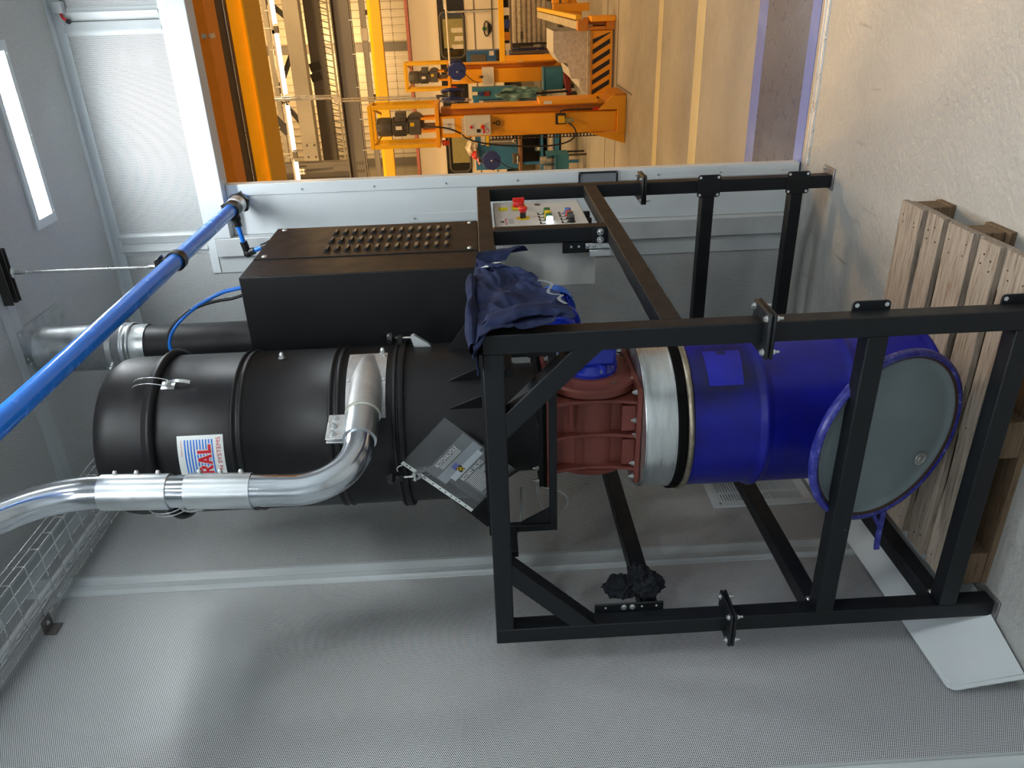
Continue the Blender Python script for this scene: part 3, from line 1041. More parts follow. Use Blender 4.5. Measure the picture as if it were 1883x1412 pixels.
prof = [(R, 2.022)] + beads(2.215) + beads(2.537) + [(R, 2.80)]
obj('barrel', MB().lathe((CX, CY, 0), prof, 96), M_BLACK2, tk, smooth=60)
obj('clamp_ring', MB().lathe((CX, CY, 0), [(R - 0.002, 1.984), (R + 0.016, 1.984), (R + 0.018, 1.988), (R + 0.018, 2.000), (R + 0.012, 2.004), (R + 0.012, 2.008), (R + 0.018, 2.011), (R + 0.016, 2.020), (R + 0.008, 2.023), (R - 0.002, 2.023)], 96), M_BLACK2, tk, smooth=30)
obj('lower_barrel', MB().lathe((CX, CY, 0), [(R, 1.7225), (R, 1.984)], 96, close_ends=False), M_BLACK2, tk, smooth=60)
obj('base_flange', MB().lathe((CX, CY, 0), [(R - 0.02, 1.712), (R + 0.05, 1.712), (R + 0.05, 1.7225), (R - 0.02, 1.7225)], 64), M_BLACK2, tk)
obj('hopper_cone', MB().lathe((CX, CY, 0), [(0.198, 1.535), (0.198, 1.60), (0.23, 1.66), (0.255, 1.711)], 64, close_ends=False), M_BLACK2, tk, smooth=60)
# gussets: flat triangles between barrel and base flange
for az, ln, hh in ((180, 0.205, 0.20), (0, 0.15, 0.115), (-33, 0.055, 0.112), (-53, 0.055, 0.112), (90, 0.12, 0.112), (135, 0.1, 0.112)):
    d = Vector((math.cos(math.radians(az)), math.sin(math.radians(az)), 0))
    if az == -53:
        d = Vector((0.93, -0.37, 0))
    if az == -33:
        d = Vector((0.95, -0.30, 0))
    p = pol(az, R - 0.002, 0)
    n = Vector((-d.y, d.x, 0)) * 0.003
    obj('gusset', MB().prism([p + Vector((0, 0, 1.7227)) - n, p + d * ln + Vector((0, 0, 1.7227)) - n, p + d * ln + Vector((0, 0, 1.732)) - n, p + Vector((0, 0, 1.7227 + hh)) - n], n * 2), M_BLACK2, tk)
obj('side_flange', MB().box(CX - 0.49, CX + 0.44, CY - 0.06, CY + 0.06, 1.712, 1.7222), M_BLACK2, tk, 0.001)

# chrome toggle latches over the lid ring
for az in (-26, -122):
    rr = R + 0.004
    ta = Vector((-math.sin(math.radians(az)), math.cos(math.radians(az)), 0))
    no = Vector((math.cos(math.radians(az)), math.sin(math.radians(az)), 0))
    c0 = pol(az, R + 0.001, 2.77)
    lt = obj('toggle_latch', MB().obox(c0, ta, (0, 0, 1), no, 0.016, 0.022, 0.0015), M_ZINC, tk, label='bright zinc toggle latch')
    mb = MB()
    for sgn in (-1, 1):
        a0 = c0 + ta * 0.013 * sgn + no * 0.012
        pts = bez(a0, a0 + Vector((0, 0, 0.05)) + no * 0.03, a0 + Vector((0, 0, 0.10)) + no * 0.02, a0 + Vector((0, 0, 0.115)) - no * 0.004, 14)
        mb.tube(pts, 0.0018, 8)
    obj('latch_hook', mb, M_ZINC, lt)
    mb = MB()
    mb.tube([c0 + no * 0.012 - ta * 0.012, c0 + no * 0.012 + ta * 0.012], 0.005, 10)
    a0 = c0 + no * 0.013
    pts = bez(a0, a0 - Vector((0, 0, 0.02)) + no * 0.012, a0 - Vector((0, 0, 0.05)) + no * 0.012, a0 - Vector((0, 0, 0.075)) - no * 0.002, 10)
    for i in range(len(pts) - 1):
        mb.bar(pts[i], pts[i + 1] + (pts[i + 1] - pts[i]) * 0.05, 0.013, 0.003, no)
    obj('latch_lever', mb, M_ZINC, lt)
# black knobs on the lower clamp ring, with zinc bracket
for az in (8, -95):
    ta = Vector((-math.sin(math.radians(az)), math.cos(math.radians(az)), 0))
    no = Vector((math.cos(math.radians(az)), math.sin(math.radians(az)), 0))
    p = pol(az, R + 0.036, 0)
    kb = obj('clamp_knob', MB().lathe(p, [(0, 2.050), (0.014, 2.048), (0.021, 2.040), (0.021, 2.030), (0.014, 2.024), (0.008, 2.022), (0.008, 2.014), (0, 2.014)], 20), M_BLKPL, tk)
    obj('swing_bolt', MB().cyl(p + Vector((0, 0, 1.955)), p + Vector((0, 0, 2.014)), 0.004, 10), M_ZINC, kb)
    obj('knob_yoke', MB().obox(p - no * 0.012 + Vector((0, 0, 2.003)), no, ta, (0, 0, 1), 0.022, 0.012, 0.009), M_BLACK2, kb, 0.002)
    q = pol(az, R + 0.002, 0)
    mb = MB()
    for sgn in (-1, 1):
        o_ = ta * 0.011 * sgn
        mb.prism([q + o_ + Vector((0, 0, 1.895)), q + o_ + no * 0.012 + Vector((0, 0, 1.905)), q + o_ + no * 0.045 + Vector((0, 0, 1.955)), q + o_ + no * 0.04 + Vector((0, 0, 1.966)), q + o_ + Vector((0, 0, 1.955))], ta * 0.002)
    obj('knob_bracket', mb, M_ZINC, kb, label='zinc hinge bracket')
    obj('hinge_pin', MB().cyl(q + no * 0.037 + Vector((0, 0, 1.957)) - ta * 0.016, q + no * 0.037 + Vector((0, 0, 1.957)) + ta * 0.016, 0.004, 10), M_ZINC, kb)
# acorn nuts on the barrel
for z in (2.412, 2.062):
    no = Vector((math.cos(math.radians(6)), math.sin(math.radians(6)), 0))
    p = pol(-2, R, z)
    mb = MB()
    mb.cyl(p, p + no * 0.003, 0.0125, 16)
    mb.cyl(p + no * 0.003, p + no * 0.012, 0.0095, 6)
    mb.lathe(p + no * 0.012, [(0.0085, 0), (0.008, 0.005), (0.005, 0.010), (0, 0.011)], 14, axis=no)
    obj('acorn_nut', mb, M_ZINC, tk)


def on_tank(s_, z, r=R):
    """arc length s_ (m, increasing to the right seen from in front) from azimuth -62.5 deg"""
    a = math.radians(-62.5) + s_ / R
    return Vector((CX + r * math.cos(a), CY + r * math.sin(a), z))


# maker's sticker (its left part is behind the steel pipe)
SW, SZ0, SZ1 = 0.245, 2.578, 2.728
stk = obj('sticker', MB().sheet(lambda u, v: on_tank(-SW * (1 - u), SZ0 + (SZ1 - SZ0) * v, R + 0.0012), 28, 1), M_STICK, tk, smooth=60, label='white sticker with blue stripes and red lettering')
mb = MB()
for i in range(10):
    z1 = 2.7055 - i * 0.0098
    mb.sheet(lambda u, v: on_tank(-0.014 - (SW - 0.028) * (1 - u), z1 - 0.0048 * (1 - v), R + 0.0016), 24, 1)
obj('blue_stripe', mb, M_INKB, stk, smooth=60)


def tank_text(nm, txt, size, s0, z, mat, width=None, r=R + 0.0022, by=1.0, right=True, bold=0.0):
    vs, fs, w = text2d(txt, size)
    k = width / w if width else 1.0
    off = s0 - (w * k if right else 0)
    mb = MB().add([on_tank(off + x * k, z + y * by, r) for x, y in vs], fs)
    return obj(nm, mb, mat, stk, smooth=0, recalc=False)


# heavy block letters, with a white outline behind them
def block(sx, z0, polys, mat, r, grow=0.0):
    mb = MB()
    for poly in polys:
        n = 6
        # subdivide horizontally so the letter follows the barrel
        xs_ = [p[0] for p in poly]
        cxp, czp = sum(xs_) / len(xs_), sum(p[1] for p in poly) / len(poly)
        pts = []
        for i in range(len(poly)):
            a, b = poly[i], poly[(i + 1) % len(poly)]
            for k in range(n):
                t_ = k / n
                pts.append((a[0] + (b[0] - a[0]) * t_, a[1] + (b[1] - a[1]) * t_))
        vs = []
        for (x, z) in pts:
            gx = x + (grow if x > cxp else -grow)
            gz = z + (grow if z > czp else -grow)
            vs.append(on_tank(sx + gx, z0 + gz, r))
        mb.add(vs, [tuple(range(len(vs)))])
    return mb


LETH = 0.046
GL = [[(0, 0), (0.0105, 0), (0.0105, LETH), (0, LETH)], [(0.0105, 0), (0.030, 0), (0.030, 0.010), (0.0105, 0.010)]]
GA = [[(0, 0), (0.0095, 0), (0.0205, LETH), (0.0115, LETH)], [(0.0205, LETH), (0.0115, LETH), (0.0250, 0), (0.0350, 0)], [(0.009, 0.010), (0.026, 0.010), (0.0235, 0.019), (0.0115, 0.019)]]
GR = [[(0, 0), (0.0105, 0), (0.0105, LETH), (0, LETH)], [(0.0105, LETH - 0.009), (0.020, LETH - 0.009), (0.027, LETH - 0.003), (0.020, LETH), (0.0105, LETH)],
      [(0.020, LETH - 0.009), (0.029, LETH - 0.006), (0.030, LETH - 0.014), (0.027, 0.019), (0.019, 0.025)], [(0.0105, 0.0165), (0.022, 0.0165), (0.022, 0.0255), (0.0105, 0.0255)],
      [(0.013, 0.0165), (0.023, 0.0165), (0.033, 0), (0.022, 0)]]
zl = 2.619
for (glyph, sx) in ((GL, -0.061), (GA, -0.099), (GR, -0.134)):
    obj('letter_outline', block(sx, zl, glyph, M_STICK, R + 0.0019, 0.0028), M_STICK, stk, smooth=0)
    obj('letter', block(sx, zl, glyph, M_INKR, R + 0.0026), M_INKR, stk, smooth=0)
tank_text('lettering', 'N SYSTEMS', 0.0205, -0.008, 2.5875, M_INKR, width=0.112)
tank_text('web_address', 'www.', 0.0075, -0.014, 2.713, M_INKR, width=0.020)
tank_text('web_address', 'ilation.nl', 0.0075, -0.036, 2.713, M_INKR, width=0.032)

# small hoses from the lid to the fan box
for nm, mt, dx, lb in (('air_hose', M_BLUEHOSE, 0.0, 'thin blue air hose looping from the black tank lid to the fan box'), ('control_cable', M_BLKPL, 0.03, 'thin black cable looping beside the blue hose to the fan box')):
    pts = bez((0.745 - dx, 0.795, 2.846), (0.80 + dx * 0.6, 0.80, 2.97), (0.93 + dx, 0.83, 2.86 + dx * 0.5), (1.0 - dx, 0.842, 2.665 - (0.0 if dx == 0 else 0.02)), 26)
    pts.append(Vector((pts[-1].x + 0.01, 0.85, 2.60)))
    tag(obj(nm, MB().tube(pts, 0.0075 if dx == 0 else 0.006, 10), mt, smooth=60), lb, 'hose')

# ================================================================== FAN BOX
fbx = thing('fan_housing', 'large black sheet metal fan box with louvred side behind the tank', 'fan housing', (0.70, 1.17, H))
bx0, bx1, by0, by1, bz0, bz1 = 0.35, 1.05, 0.842, 1.50, H + 0.001, 2.605
box('housing_shell', bx0, bx1, by0, by1, bz0, bz1, M_BLACK2, fbx, 0.004)
cp = box('access_cover', bx1 + 0.0003, bx1 + 0.003, 1.055, by1 - 0.003, bz0 + 0.003, bz1 - 0.004, M_BLACK2, fbx, 0.0008)
first = None
for r_, y in enumerate((1.150, 1.272, 1.392)):
    for k in range(13):
        z = 1.842 + 0.0405 * k
        if first is None:
            n = 8
            mb = MB()
            # pressed louvre: quarter-round scoop, open on its lower side
            rows = []
            for i in range(n + 1):
                a = PI * i / n
                yy = y - 0.031 * math.cos(a)
                hgt = 0.0095 * min(1.0, 2.2 * math.sin(a)) if 0 < i < n else 0.0
                rows.append((yy, hgt))
            vs, fs = [], []
            for yy, hgt in rows:
                vs += [(bx1 + 0.003, yy, z + 0.012), (bx1 + 0.003 + hgt * 0.75, yy, z + 0.007), (bx1 + 0.003 + hgt, yy, z - 0.008), (bx1 + 0.003 + hgt * 0.25, yy, z - 0.009)]
            for i in range(n):
                for j in range(3):
                    fs.append((i * 4 + j, (i + 1) * 4 + j, (i + 1) * 4 + j + 1, i * 4 + j + 1))
            mb.add(vs, fs)
            first = obj('louvre', mb, M_BLACK2, cp, smooth=60)
            y0_, z0_ = y, z
        else:
            c = first.copy()
            COL.objects.link(c)
            c.parent = cp
            c.location = (0, y - y0_, z - z0_)
for y in (1.085, 1.465):
    for z in (bz0 + 0.035, bz1 - 0.04):
        mb = MB().lathe((bx1 + 0.003, y, z), [(0.011, 0), (0.010, 0.003), (0.006, 0.006), (0, 0.007)], 16, axis=(1, 0, 0))
        obj('cover_screw', mb, M_ZINC, cp)

# ================================================================== EXHAUST DUCT
ed = thing('exhaust_duct', 'vertical galvanised and black exhaust duct rising from the fan box to the ceiling', 'duct', (0.63, 1.24, 2.61))
DX, DY = 0.63, 1.24
obj('black_pipe', MB().lathe((DX, DY, 0), [(0.088, 2.607), (0.088, 3.185)], 48), M_BLACK2, ed, smooth=60, label='matt black lower pipe')
obj('spigot_ring', MB().lathe((DX, DY, 0), [(0.092, 3.165), (0.094, 3.18), (0.094, 3.225), (0.099, 3.232), (0.092, 3.24)], 48, close_ends=False), M_GALV, ed, smooth=40)
obj('galvanised_pipe', MB().lathe((DX, DY, 0), [(0.100, 3.225), (0.104, 3.23), (0.104, 3.238), (0.100, 3.243), (0.100, 3.253), (0.104, 3.258), (0.104, 3.266), (0.100, 3.271), (0.100, 3.60), (0.105, 3.61), (0.105, 3.624)], 48, close_ends=False), M_GALV, ed, smooth=40)
mb = MB().lathe((DX, DY, 0), [(0.1005, 3.30), (0.1025, 3.30), (0.1025, 3.322), (0.1005, 3.322)], 48)
cb = obj('clamp_band', mb, M_ZINC, ed, smooth=40)
p = Vector((DX - 0.05, DY - 0.09, 3.311))
d = Vector((-0.4, -0.9, 0)).normalized()
obj('clamp_bolt', MB().tube([p, p + d * 0.03], 0.011, 10).bar(p + d * 0.02 - Vector((0, 0, 0.012)), p + d * 0.02 + Vector((0, 0, 0.012)), 0.03, 0.004, d), M_ZINC, cb)
q0 = [(DX - 0.19, DY - 0.15), (DX + 0.01, DY - 0.15), (DX + 0.01, DY + 0.2), (DX - 0.19, DY + 0.2)]
q1 = [(DX, DY - 0.155), (DX + 0.145, DY - 0.155), (DX + 0.145, DY + 0.215), (DX, DY + 0.215)]
for i, q in enumerate((q0, q1)):
    cpz = obj('collar_plate', MB().prism([Vector((x, y, ZC - 0.0065 + 0.002 * i)) for x, y in q], (0, 0, 0.0018)), M_GALV, ed)
    mb = MB()
    for (x, y) in q:
        sx = x + (0.018 if x < DX - 0.05 or (i == 1 and x < DX + 0.05) else -0.018)
        sy = y + (0.018 if y < DY else -0.018)
        mb.lathe((sx, sy, ZC - 0.0065 + 0.002 * i), [(0.006, 0), (0.005, 0.003), (0, 0.004)], 10, axis=(0, 0, -1))
    obj('rivet', mb, M_ZINC, cpz)

# ================================================================== BLUE COMPRESSED AIR PIPE
PX, PZ, PR = 1.043, 2.925, 0.0315
ap = thing('air_pipe', 'bright blue compressed air pipe running overhead from the door leaf', 'pipe', (PX, 0.6, PZ))
obj('pipe_length', MB().cyl((PX, 2.02, PZ), (PX, -4.5, PZ), PR, 40), M_BLUEPIPE, ap, smooth=60)
obj('tee_saddle', MB().lathe((PX, 1.93, PZ), [(PR + 0.001, -0.028), (PR + 0.011, -0.026), (PR + 0.012, 0), (PR + 0.011, 0.026), (PR + 0.001, 0.028)], 32, axis=(0, 1, 0)), M_BLKPL, ap, smooth=40, label='black saddle tee')
mb = MB()
for a in range(5):
    t_ = math.radians(60 + a * 30)
    mb.obox((PX + (PR + 0.010) * math.cos(t_), 1.93, PZ + (PR + 0.010) * math.sin(t_)), (0, 1, 0), (-math.sin(t_), math.cos(t_), 0), (math.cos(t_), 0, math.sin(t_)), 0.03, 0.004, 0.007)
obj('saddle_clamp', mb, M_BLKPL, ap, 0.002)
mb = MB().lathe((PX, 2.05, PZ), [(PR + 0.001, -0.075), (PR + 0.012, -0.072), (PR + 0.014, -0.04), (PR + 0.010, -0.035), (PR + 0.012, -0.03), (PR + 0.012, 0.0)], 32, axis=(0, 1, 0))
obj('union_sleeve', mb, M_ALU, ap, smooth=40, label='shiny metal union sleeve')
mb = MB().cyl((PX, 2.055, PZ), (PX, 2.083, PZ), PR + 0.024, 6)
mb.cyl((PX, 2.045, PZ), (PX, 2.055, PZ), PR + 0.016, 24)
obj('union_nut', mb, M_BLKPL, ap, 0.002, label='black hexagon union nut')
obj('wall_stub', MB().cyl((PX, 2.02, PZ), (PX, 2.149, PZ), PR - 0.001, 32), M_BLUEPIPE, ap, smooth=60)
# branch to the fan box
BYy = 1.935
obj('branch_fitting', MB().cyl((PX - 0.035, BYy, PZ - 0.010), (PX - 0.085, BYy, PZ - 0.016), 0.019, 18).cyl((PX - 0.036, BYy, PZ - 0.010), (PX - 0.055, BYy, PZ - 0.012), 0.024, 18), M_BLKPL, ap, smooth=40)
obj('collet', MB().cyl((PX - 0.084, BYy, PZ - 0.016), (PX - 0.090, BYy, PZ - 0.0165), 0.0175, 18), M_BLUEPIPE, ap, smooth=40, label='blue collet ring')
obj('branch_pipe', MB().cyl((PX - 0.06, BYy, PZ - 0.013), (PX - 0.205, BYy, PZ - 0.030), 0.0115, 16), M_BLUEPIPE, ap, smooth=60)
ec_ = Vector((PX - 0.225, BYy, PZ - 0.038))
mb = MB().cyl((PX - 0.165, BYy, PZ - 0.026), ec_, 0.0185, 18)
mb.lathe(ec_, [(0, -0.023), (0.016, -0.017), (0.023, 0), (0.016, 0.017), (0, 0.023)], 18)
mb.cyl(ec_, ec_ + Vector((0.012, 0, -0.035)), 0.0185, 18)
obj('elbow_fitting', mb, M_BLKPL, ap, smooth=50)
e2c = ec_ + Vector((0.042, 0, -0.120))
obj('branch_pipe', MB().cyl(ec_, e2c, 0.0115, 16), M_BLUEPIPE, ap, smooth=60)
mb = MB().cyl(ec_ + Vector((0.026, 0, -0.075)), e2c, 0.0185, 18)
mb.lathe(e2c, [(0, -0.023), (0.016, -0.017), (0.023, 0), (0.016, 0.017), (0, 0.023)], 18)
obj('elbow_fitting', mb, M_BLKPL, ap, smooth=50)
obj('branch_pipe', MB().tube([e2c, e2c + Vector((0.0, -0.02, -0.05)), e2c + Vector((-0.01, -0.08, -0.26)), e2c + Vector((-0.01, -0.20, -0.34)), Vector((e2c.x - 0.01, 1.504, e2c.z - 0.36))], 0.0115, 14), M_BLUEPIPE, ap, smooth=60)
# pipe hanger
hgz = thing('pipe_hanger', 'threaded rod hanger with black clamp holding the blue pipe from the ceiling', 'hanger', (1.02, 1.12, 2.9))
mb = MB().lathe((PX, 1.12, PZ), [(PR + 0.0008, -0.02), (PR + 0.009, -0.02), (PR + 0.009, 0.02), (PR + 0.0008, 0.02)], 36, axis=(0, 1, 0))
obj('clamp_ring', mb, M_BLKPL, hgz, 0.0012)
mb = MB().box(PX - 0.034, PX + 0.012, 1.10, 1.14, PZ + PR + 0.005, PZ + PR + 0.028)
mb.prism([Vector((PX - 0.052, 1.098, PZ + PR + 0.028)), Vector((PX + 0.022, 1.098, PZ + PR + 0.028)), Vector((PX + 0.006, 1.098, PZ + PR + 0.05)), Vector((PX - 0.06, 1.098, PZ + PR + 0.052))], (0, 0.044, 0))
obj('clamp_block', mb, M_BLKPL, hgz, 0.002)
rx = PX - 0.023
obj('threaded_rod', MB().cyl((rx, 1.12, PZ + PR + 0.03), (rx, 1.12, 3.60), 0.0048, 12), M_ZINC, hgz, smooth=60)
for z0, z1 in ((PZ + PR + 0.05, PZ + PR + 0.085), (3.525, 3.57)):
    obj('coupling_nut', MB().cyl((rx, 1.12, z0), (rx, 1.12, z1), 0.0088, 6), M_ZINC, hgz)
mb = MB().lathe((rx, 1.12, 3.578), [(0, -0.003), (0.022, -0.003), (0.022, 0.0), (0.008, 0.001), (0.008, 0.008), (0, 0.008)], 20, axis=(0, 0.25, -1))
obj('washer', mb, M_ZINC, hgz)
mb = MB().box(0.90, 1.12, 1.068, 1.074, 3.585, 3.6225).box(0.90, 1.12, 1.104, 1.110, 3.585, 3.6225).box(0.90, 1.12, 1.074, 1.104, 3.617, 3.6225)
mb.box(0.90, 1.12, 1.125, 1.131, 3.585, 3.6225)
obj('strut_channel', mb, M_STEELB, hgz, 0.001, 'dark steel channel bolted to the ceiling')

# ================================================================== STEEL INLET PIPE
ip = thing('inlet_pipe', 'polished steel suction pipe curving down into the side of the black tank', 'pipe', (0.70, 0.1, 2.1))
RB, TR = 0.165, 0.0475
dirh = Vector((-0.243, -0.970, 0)).normalized()
cor = Vector((0.688, -0.035, 2.108))
zt = 2.845
vt = Vector((0.030, -0.005, zt - 2.108 - RB)).normalized()
st = cor - dirh * RB
vtop = cor + Vector((0.028, -0.004, zt - 2.108))
low = arc(cor - dirh * RB + Vector((0, 0, RB)), -Vector((0, 0, 1)), dirh, RB, 0, PI / 2, 18)
obj('lower_elbow', MB().tube([st - dirh * 0.06] + low + [low[-1] + Vector((0.004, -0.001, 0.10))], TR, 36), M_TUBE, ip, smooth=60, label='polished elbow')
obj('straight_tube', MB().cyl(low[-1] + Vector((0.003, 0, 0.05)), vtop, TR, 36), M_TUBE, ip, smooth=60)
dd = Vector((0, -1, 0))
RB2 = 0.30
upa = arc(vtop + dd * RB2, -dd, Vector((0, 0, 1)), RB2, 0, PI / 2, 22)
obj('upper_elbow', MB().tube([vtop - Vector((0, 0, 0.03))] + upa + [upa[-1] + dd * 1.2, upa[-1] + dd * 4.2], TR, 36), M_TUBE, ip, smooth=60, label='polished upper elbow')
axv = (vtop - low[-1]).normalized()
side = Vector((0.89, 0.45, 0))
for z0, z1 in ((2.632, 2.822), (2.398, 2.582)):
    pa = low[-1] + axv * (z0 - low[-1].z)
    pb = low[-1] + axv * (z1 - low[-1].z)
    cpl = obj('pipe_coupling', MB().lathe(pa, [(TR + 0.0005, 0), (TR + 0.005, 0), (TR + 0.005, (pb - pa).length), (TR + 0.0005, (pb - pa).length)], 40, axis=axv), M_TUBE2, ip, smooth=40, label='brushed steel split coupling')
    lug = side * (TR + 0.004)
    for k in (0.18, 0.5, 0.82):
        q = pa + (pb - pa) * k + lug * 1.0
        obj('lug_bolt', MB().cyl(q + Vector((0.45, -0.89, 0)) * 0.0, q + Vector((-0.45, 0.89, 0)) * 0.0 + side * 0.006, 0.0075, 6).lathe(q + side * 0.006, [(0.0065, 0), (0.005, 0.005), (0, 0.006)], 12, axis=side), M_ZINC, cpl)
# coupling at the tank inlet with bolted ears on top
c0, c1 = st - dirh * 0.028, st - dirh * 0.140
cpl = obj('inlet_coupling', MB().lathe(c0, [(TR + 0.0005, 0), (TR + 0.006, 0), (TR + 0.006, (c1 - c0).length), (TR + 0.0005, (c1 - c0).length)], 40, axis=(c1 - c0)), M_TUBE2, ip, smooth=40)
sd = Vector((-dirh.y, dirh.x, 0))
cm = (c0 + c1) / 2
for k in (-1, 1):
    obj('coupling_ear', MB().obox(cm + Vector((0, 0, TR + 0.03)) + sd * 0.008 * k - dirh * 0.0, dirh, (0, 0, 1), sd, 0.055, 0.028, 0.002), M_ALU, cpl, 0.001)
for j in (-0.035, 0.0, 0.035):
    q = cm + dirh * j + Vector((0, 0, TR + 0.036))
    mb = MB().cyl(q - sd * 0.026, q + sd * 0.026, 0.004, 10)
    hexbolt(mb, q + sd * 0.010, sd, 0.0085, 0.007)
    hexbolt(mb, q - sd * 0.010, -sd, 0.0085, 0.007)
    obj('ear_bolt', mb, M_ZINC, cpl)
obj('seal_ring', MB().lathe(c1, [(TR, 0), (TR + 0.008, 0), (TR + 0.008, 0.008), (TR, 0.008)], 36, axis=-dirh), plain('cream_seal', (0.62, 0.62, 0.50), 0.5), ip, label='cream sealing ring')
# cast spigot and plate riveted on the barrel
a_, b_ = c1 - dirh * 0.004, c1 - dirh * 0.30
obj('inlet_spigot', MB().tube([a_, a_ - dirh * 0.03, a_ - dirh * 0.16, a_ - dirh * 0.26 + Vector((-0.01, 0, 0)), a_ - dirh * 0.31 + Vector((-0.05, 0, 0))], [TR + 0.011, TR + 0.009, TR + 0.007, TR - 0.003, TR - 0.025], 36), M_CAST, ip, smooth=50, label='cast aluminium tangential spigot')


def rsheet(az0, az1, z0, z1, r):
    def fn(u, v):
        return pol(az0 + (az1 - az0) * u, r, z0 + (z1 - z0) * v)
    return fn


pl = obj('inlet_plate', MB().sheet(rsheet(-57, -3, 2.043, 2.175, R + 0.0045), 16, 1, 0.0035), M_CAST, ip, smooth=50)
for az, z in ((-54, 2.052), (-54, 2.166), (-30, 2.050), (-30, 2.168), (-7, 2.052), (-7, 2.166)):
    no = Vector((math.cos(math.radians(az)), math.sin(math.radians(az)), 0))
    obj('plate_screw', MB().lathe(pol(az, R + 0.0045, z), [(0.0055, 0), (0.0045, 0.003), (0, 0.0035)], 12, axis=no), M_ZINC, pl)
pk = pol(-70, R + 0.001, 2.185)
nk = Vector((math.cos(math.radians(-70)), math.sin(math.radians(-70)), 0))
obj('sensor_plug', MB().cyl(pk, pk + nk * 0.03, 0.011, 14).cyl(pk + nk * 0.03, pk + nk * 0.04, 0.008, 14), M_BLKPL, ip, smooth=40)

# ================================================================== ROTARY VALVE
rv = thing('rotary_valve', 'rust red cast rotary valve with blue geared motor under the tank hopper', 'valve', (CX, CY, 1.07))
vz, vR = 1.338, 0.150
hb_ = 0.190
vx0, vx1 = 0.425, 0.712
obj('valve_body', MB().lathe((vx0, CY, vz), [(vR, 0), (vR, vx1 - vx0)], 56, axis=(1, 0, 0)), M_RED, rv, smooth=60)
obj('inlet_throat', MB().box(CX - 0.135, CX + 0.135, CY - 0.135, CY + 0.135, vz, 1.492), M_RED, rv, 0.01)
obj('outlet_throat', MB().box(CX - 0.135, CX + 0.135, CY - 0.135, CY + 0.135, 1.193, vz), M_RED, rv, 0.01)
tf = obj('top_flange', MB().box(CX - hb_, CX + hb_, CY - hb_, CY + hb_, 1.490, 1.507), M_RED, rv, 0.004)
bf = obj('bottom_flange', MB().box(CX - hb_, CX + hb_, CY - hb_, CY + hb_, 1.176, 1.194), M_RED, rv, 0.004)
obj('top_gasket', MB().box(CX - hb_ - 0.002, CX + hb_ + 0.002, CY - hb_ - 0.002, CY + hb_ + 0.002, 1.508, 1.517), M_RUBBER, rv)
obj('counter_flange', MB().box(CX - hb_ + 0.003, CX + hb_ - 0.003, CY - hb_ + 0.003, CY + hb_ - 0.003, 1.518, 1.534), M_BLACK2, rv)
for x in (0.432, 0.566, 0.700):
    z0, z1 = 1.194, 1.490
    poly = [(CY - 0.183, z0), (CY - 0.165, z0 + 0.07), (CY - 0.160, vz), (CY - 0.165, z1 - 0.07), (CY - 0.183, z1), (CY + 0.183, z1), (CY + 0.16, vz), (CY + 0.183, z0)]
    obj('rib', MB().prism([Vector((x - 0.006, y, z)) for y, z in poly], (0.012, 0, 0)), M_RED, rv, 0.002)
obj('small_gusset', MB().prism([Vector((0.694, CY - 0.178, 1.415)), Vector((0.594, CY - 0.150, 1.412)), Vector((0.694, CY - 0.14, 1.412))], (0, 0, 0.010)), M_RED, rv)
obj('name_boss', MB().box(0.585, 0.685, CY - 0.172, CY - 0.13, 1.194, 1.243), M_RED, rv, 0.003)
obj('name_boss', MB().box(0.448, 0.55, CY - 0.172, CY - 0.13, 1.194, 1.238), M_RED, rv, 0.003)
obj('end_cover', MB().lathe((vx1, CY, vz - 0.006), [(0.152, 0), (0.172, 0.004), (0.172, 0.026), (0.165, 0.034), (0.120, 0.036), (0.112, 0.042), (0, 0.042)], 64, axis=(1, 0, 0)), M_RED, rv, smooth=35)
obj('end_cover', MB().lathe((vx0, CY, vz - 0.006), [(0.150, 0), (0.165, 0.006), (0.160, 0.024), (0.12, 0.036), (0.06, 0.044), (0, 0.046)], 48, axis=(-1, 0, 0)), M_RED, rv, smooth=35)
obj('eye_plug', MB().lathe((vx1 + 0.032, CY - 0.115, vz - 0.075), [(0.010, 0), (0.010, 0.005), (0.006, 0.005), (0.006, 0.002), (0, 0.002)], 16, axis=(1, 0, 0)), M_RIM, rv, label='brass inspection plug')
mb = MB()
for fl_, z, dz in ((bf, 1.194, 1), (tf, 1.490, -1)):
    for (u, v) in [(-0.17, -0.172), (-0.115, -0.172), (0.0, -0.172), (0.06, -0.172), (0.17, -0.172), (0.172, -0.08), (0.172, 0.03), (0.172, 0.16), (-0.172, -0.06), (-0.172, 0.1)]:
        if dz < 0 and abs(u) < 0.03:
            continue
        mb = MB()
        hexbolt(mb, (CX + u, CY + v, z), (0, 0, dz), 0.0085, 0.009, True, 0.006)
        obj('flange_bolt', mb, M_ZINC, fl_)
        if dz < 0:
            obj('flange_nut', hexbolt(MB(), (CX + u, CY + v, 1.534), (0, 0, 1), 0.0085, 0.008, True, 0.012), M_ZINC, fl_)
obj('drain_plug', hexbolt(MB(), (vx0 - 0.02, CY - 0.05, vz - 0.135), (-0.3, -0.5, -0.8), 0.011, 0.012), M_ZINC, rv)
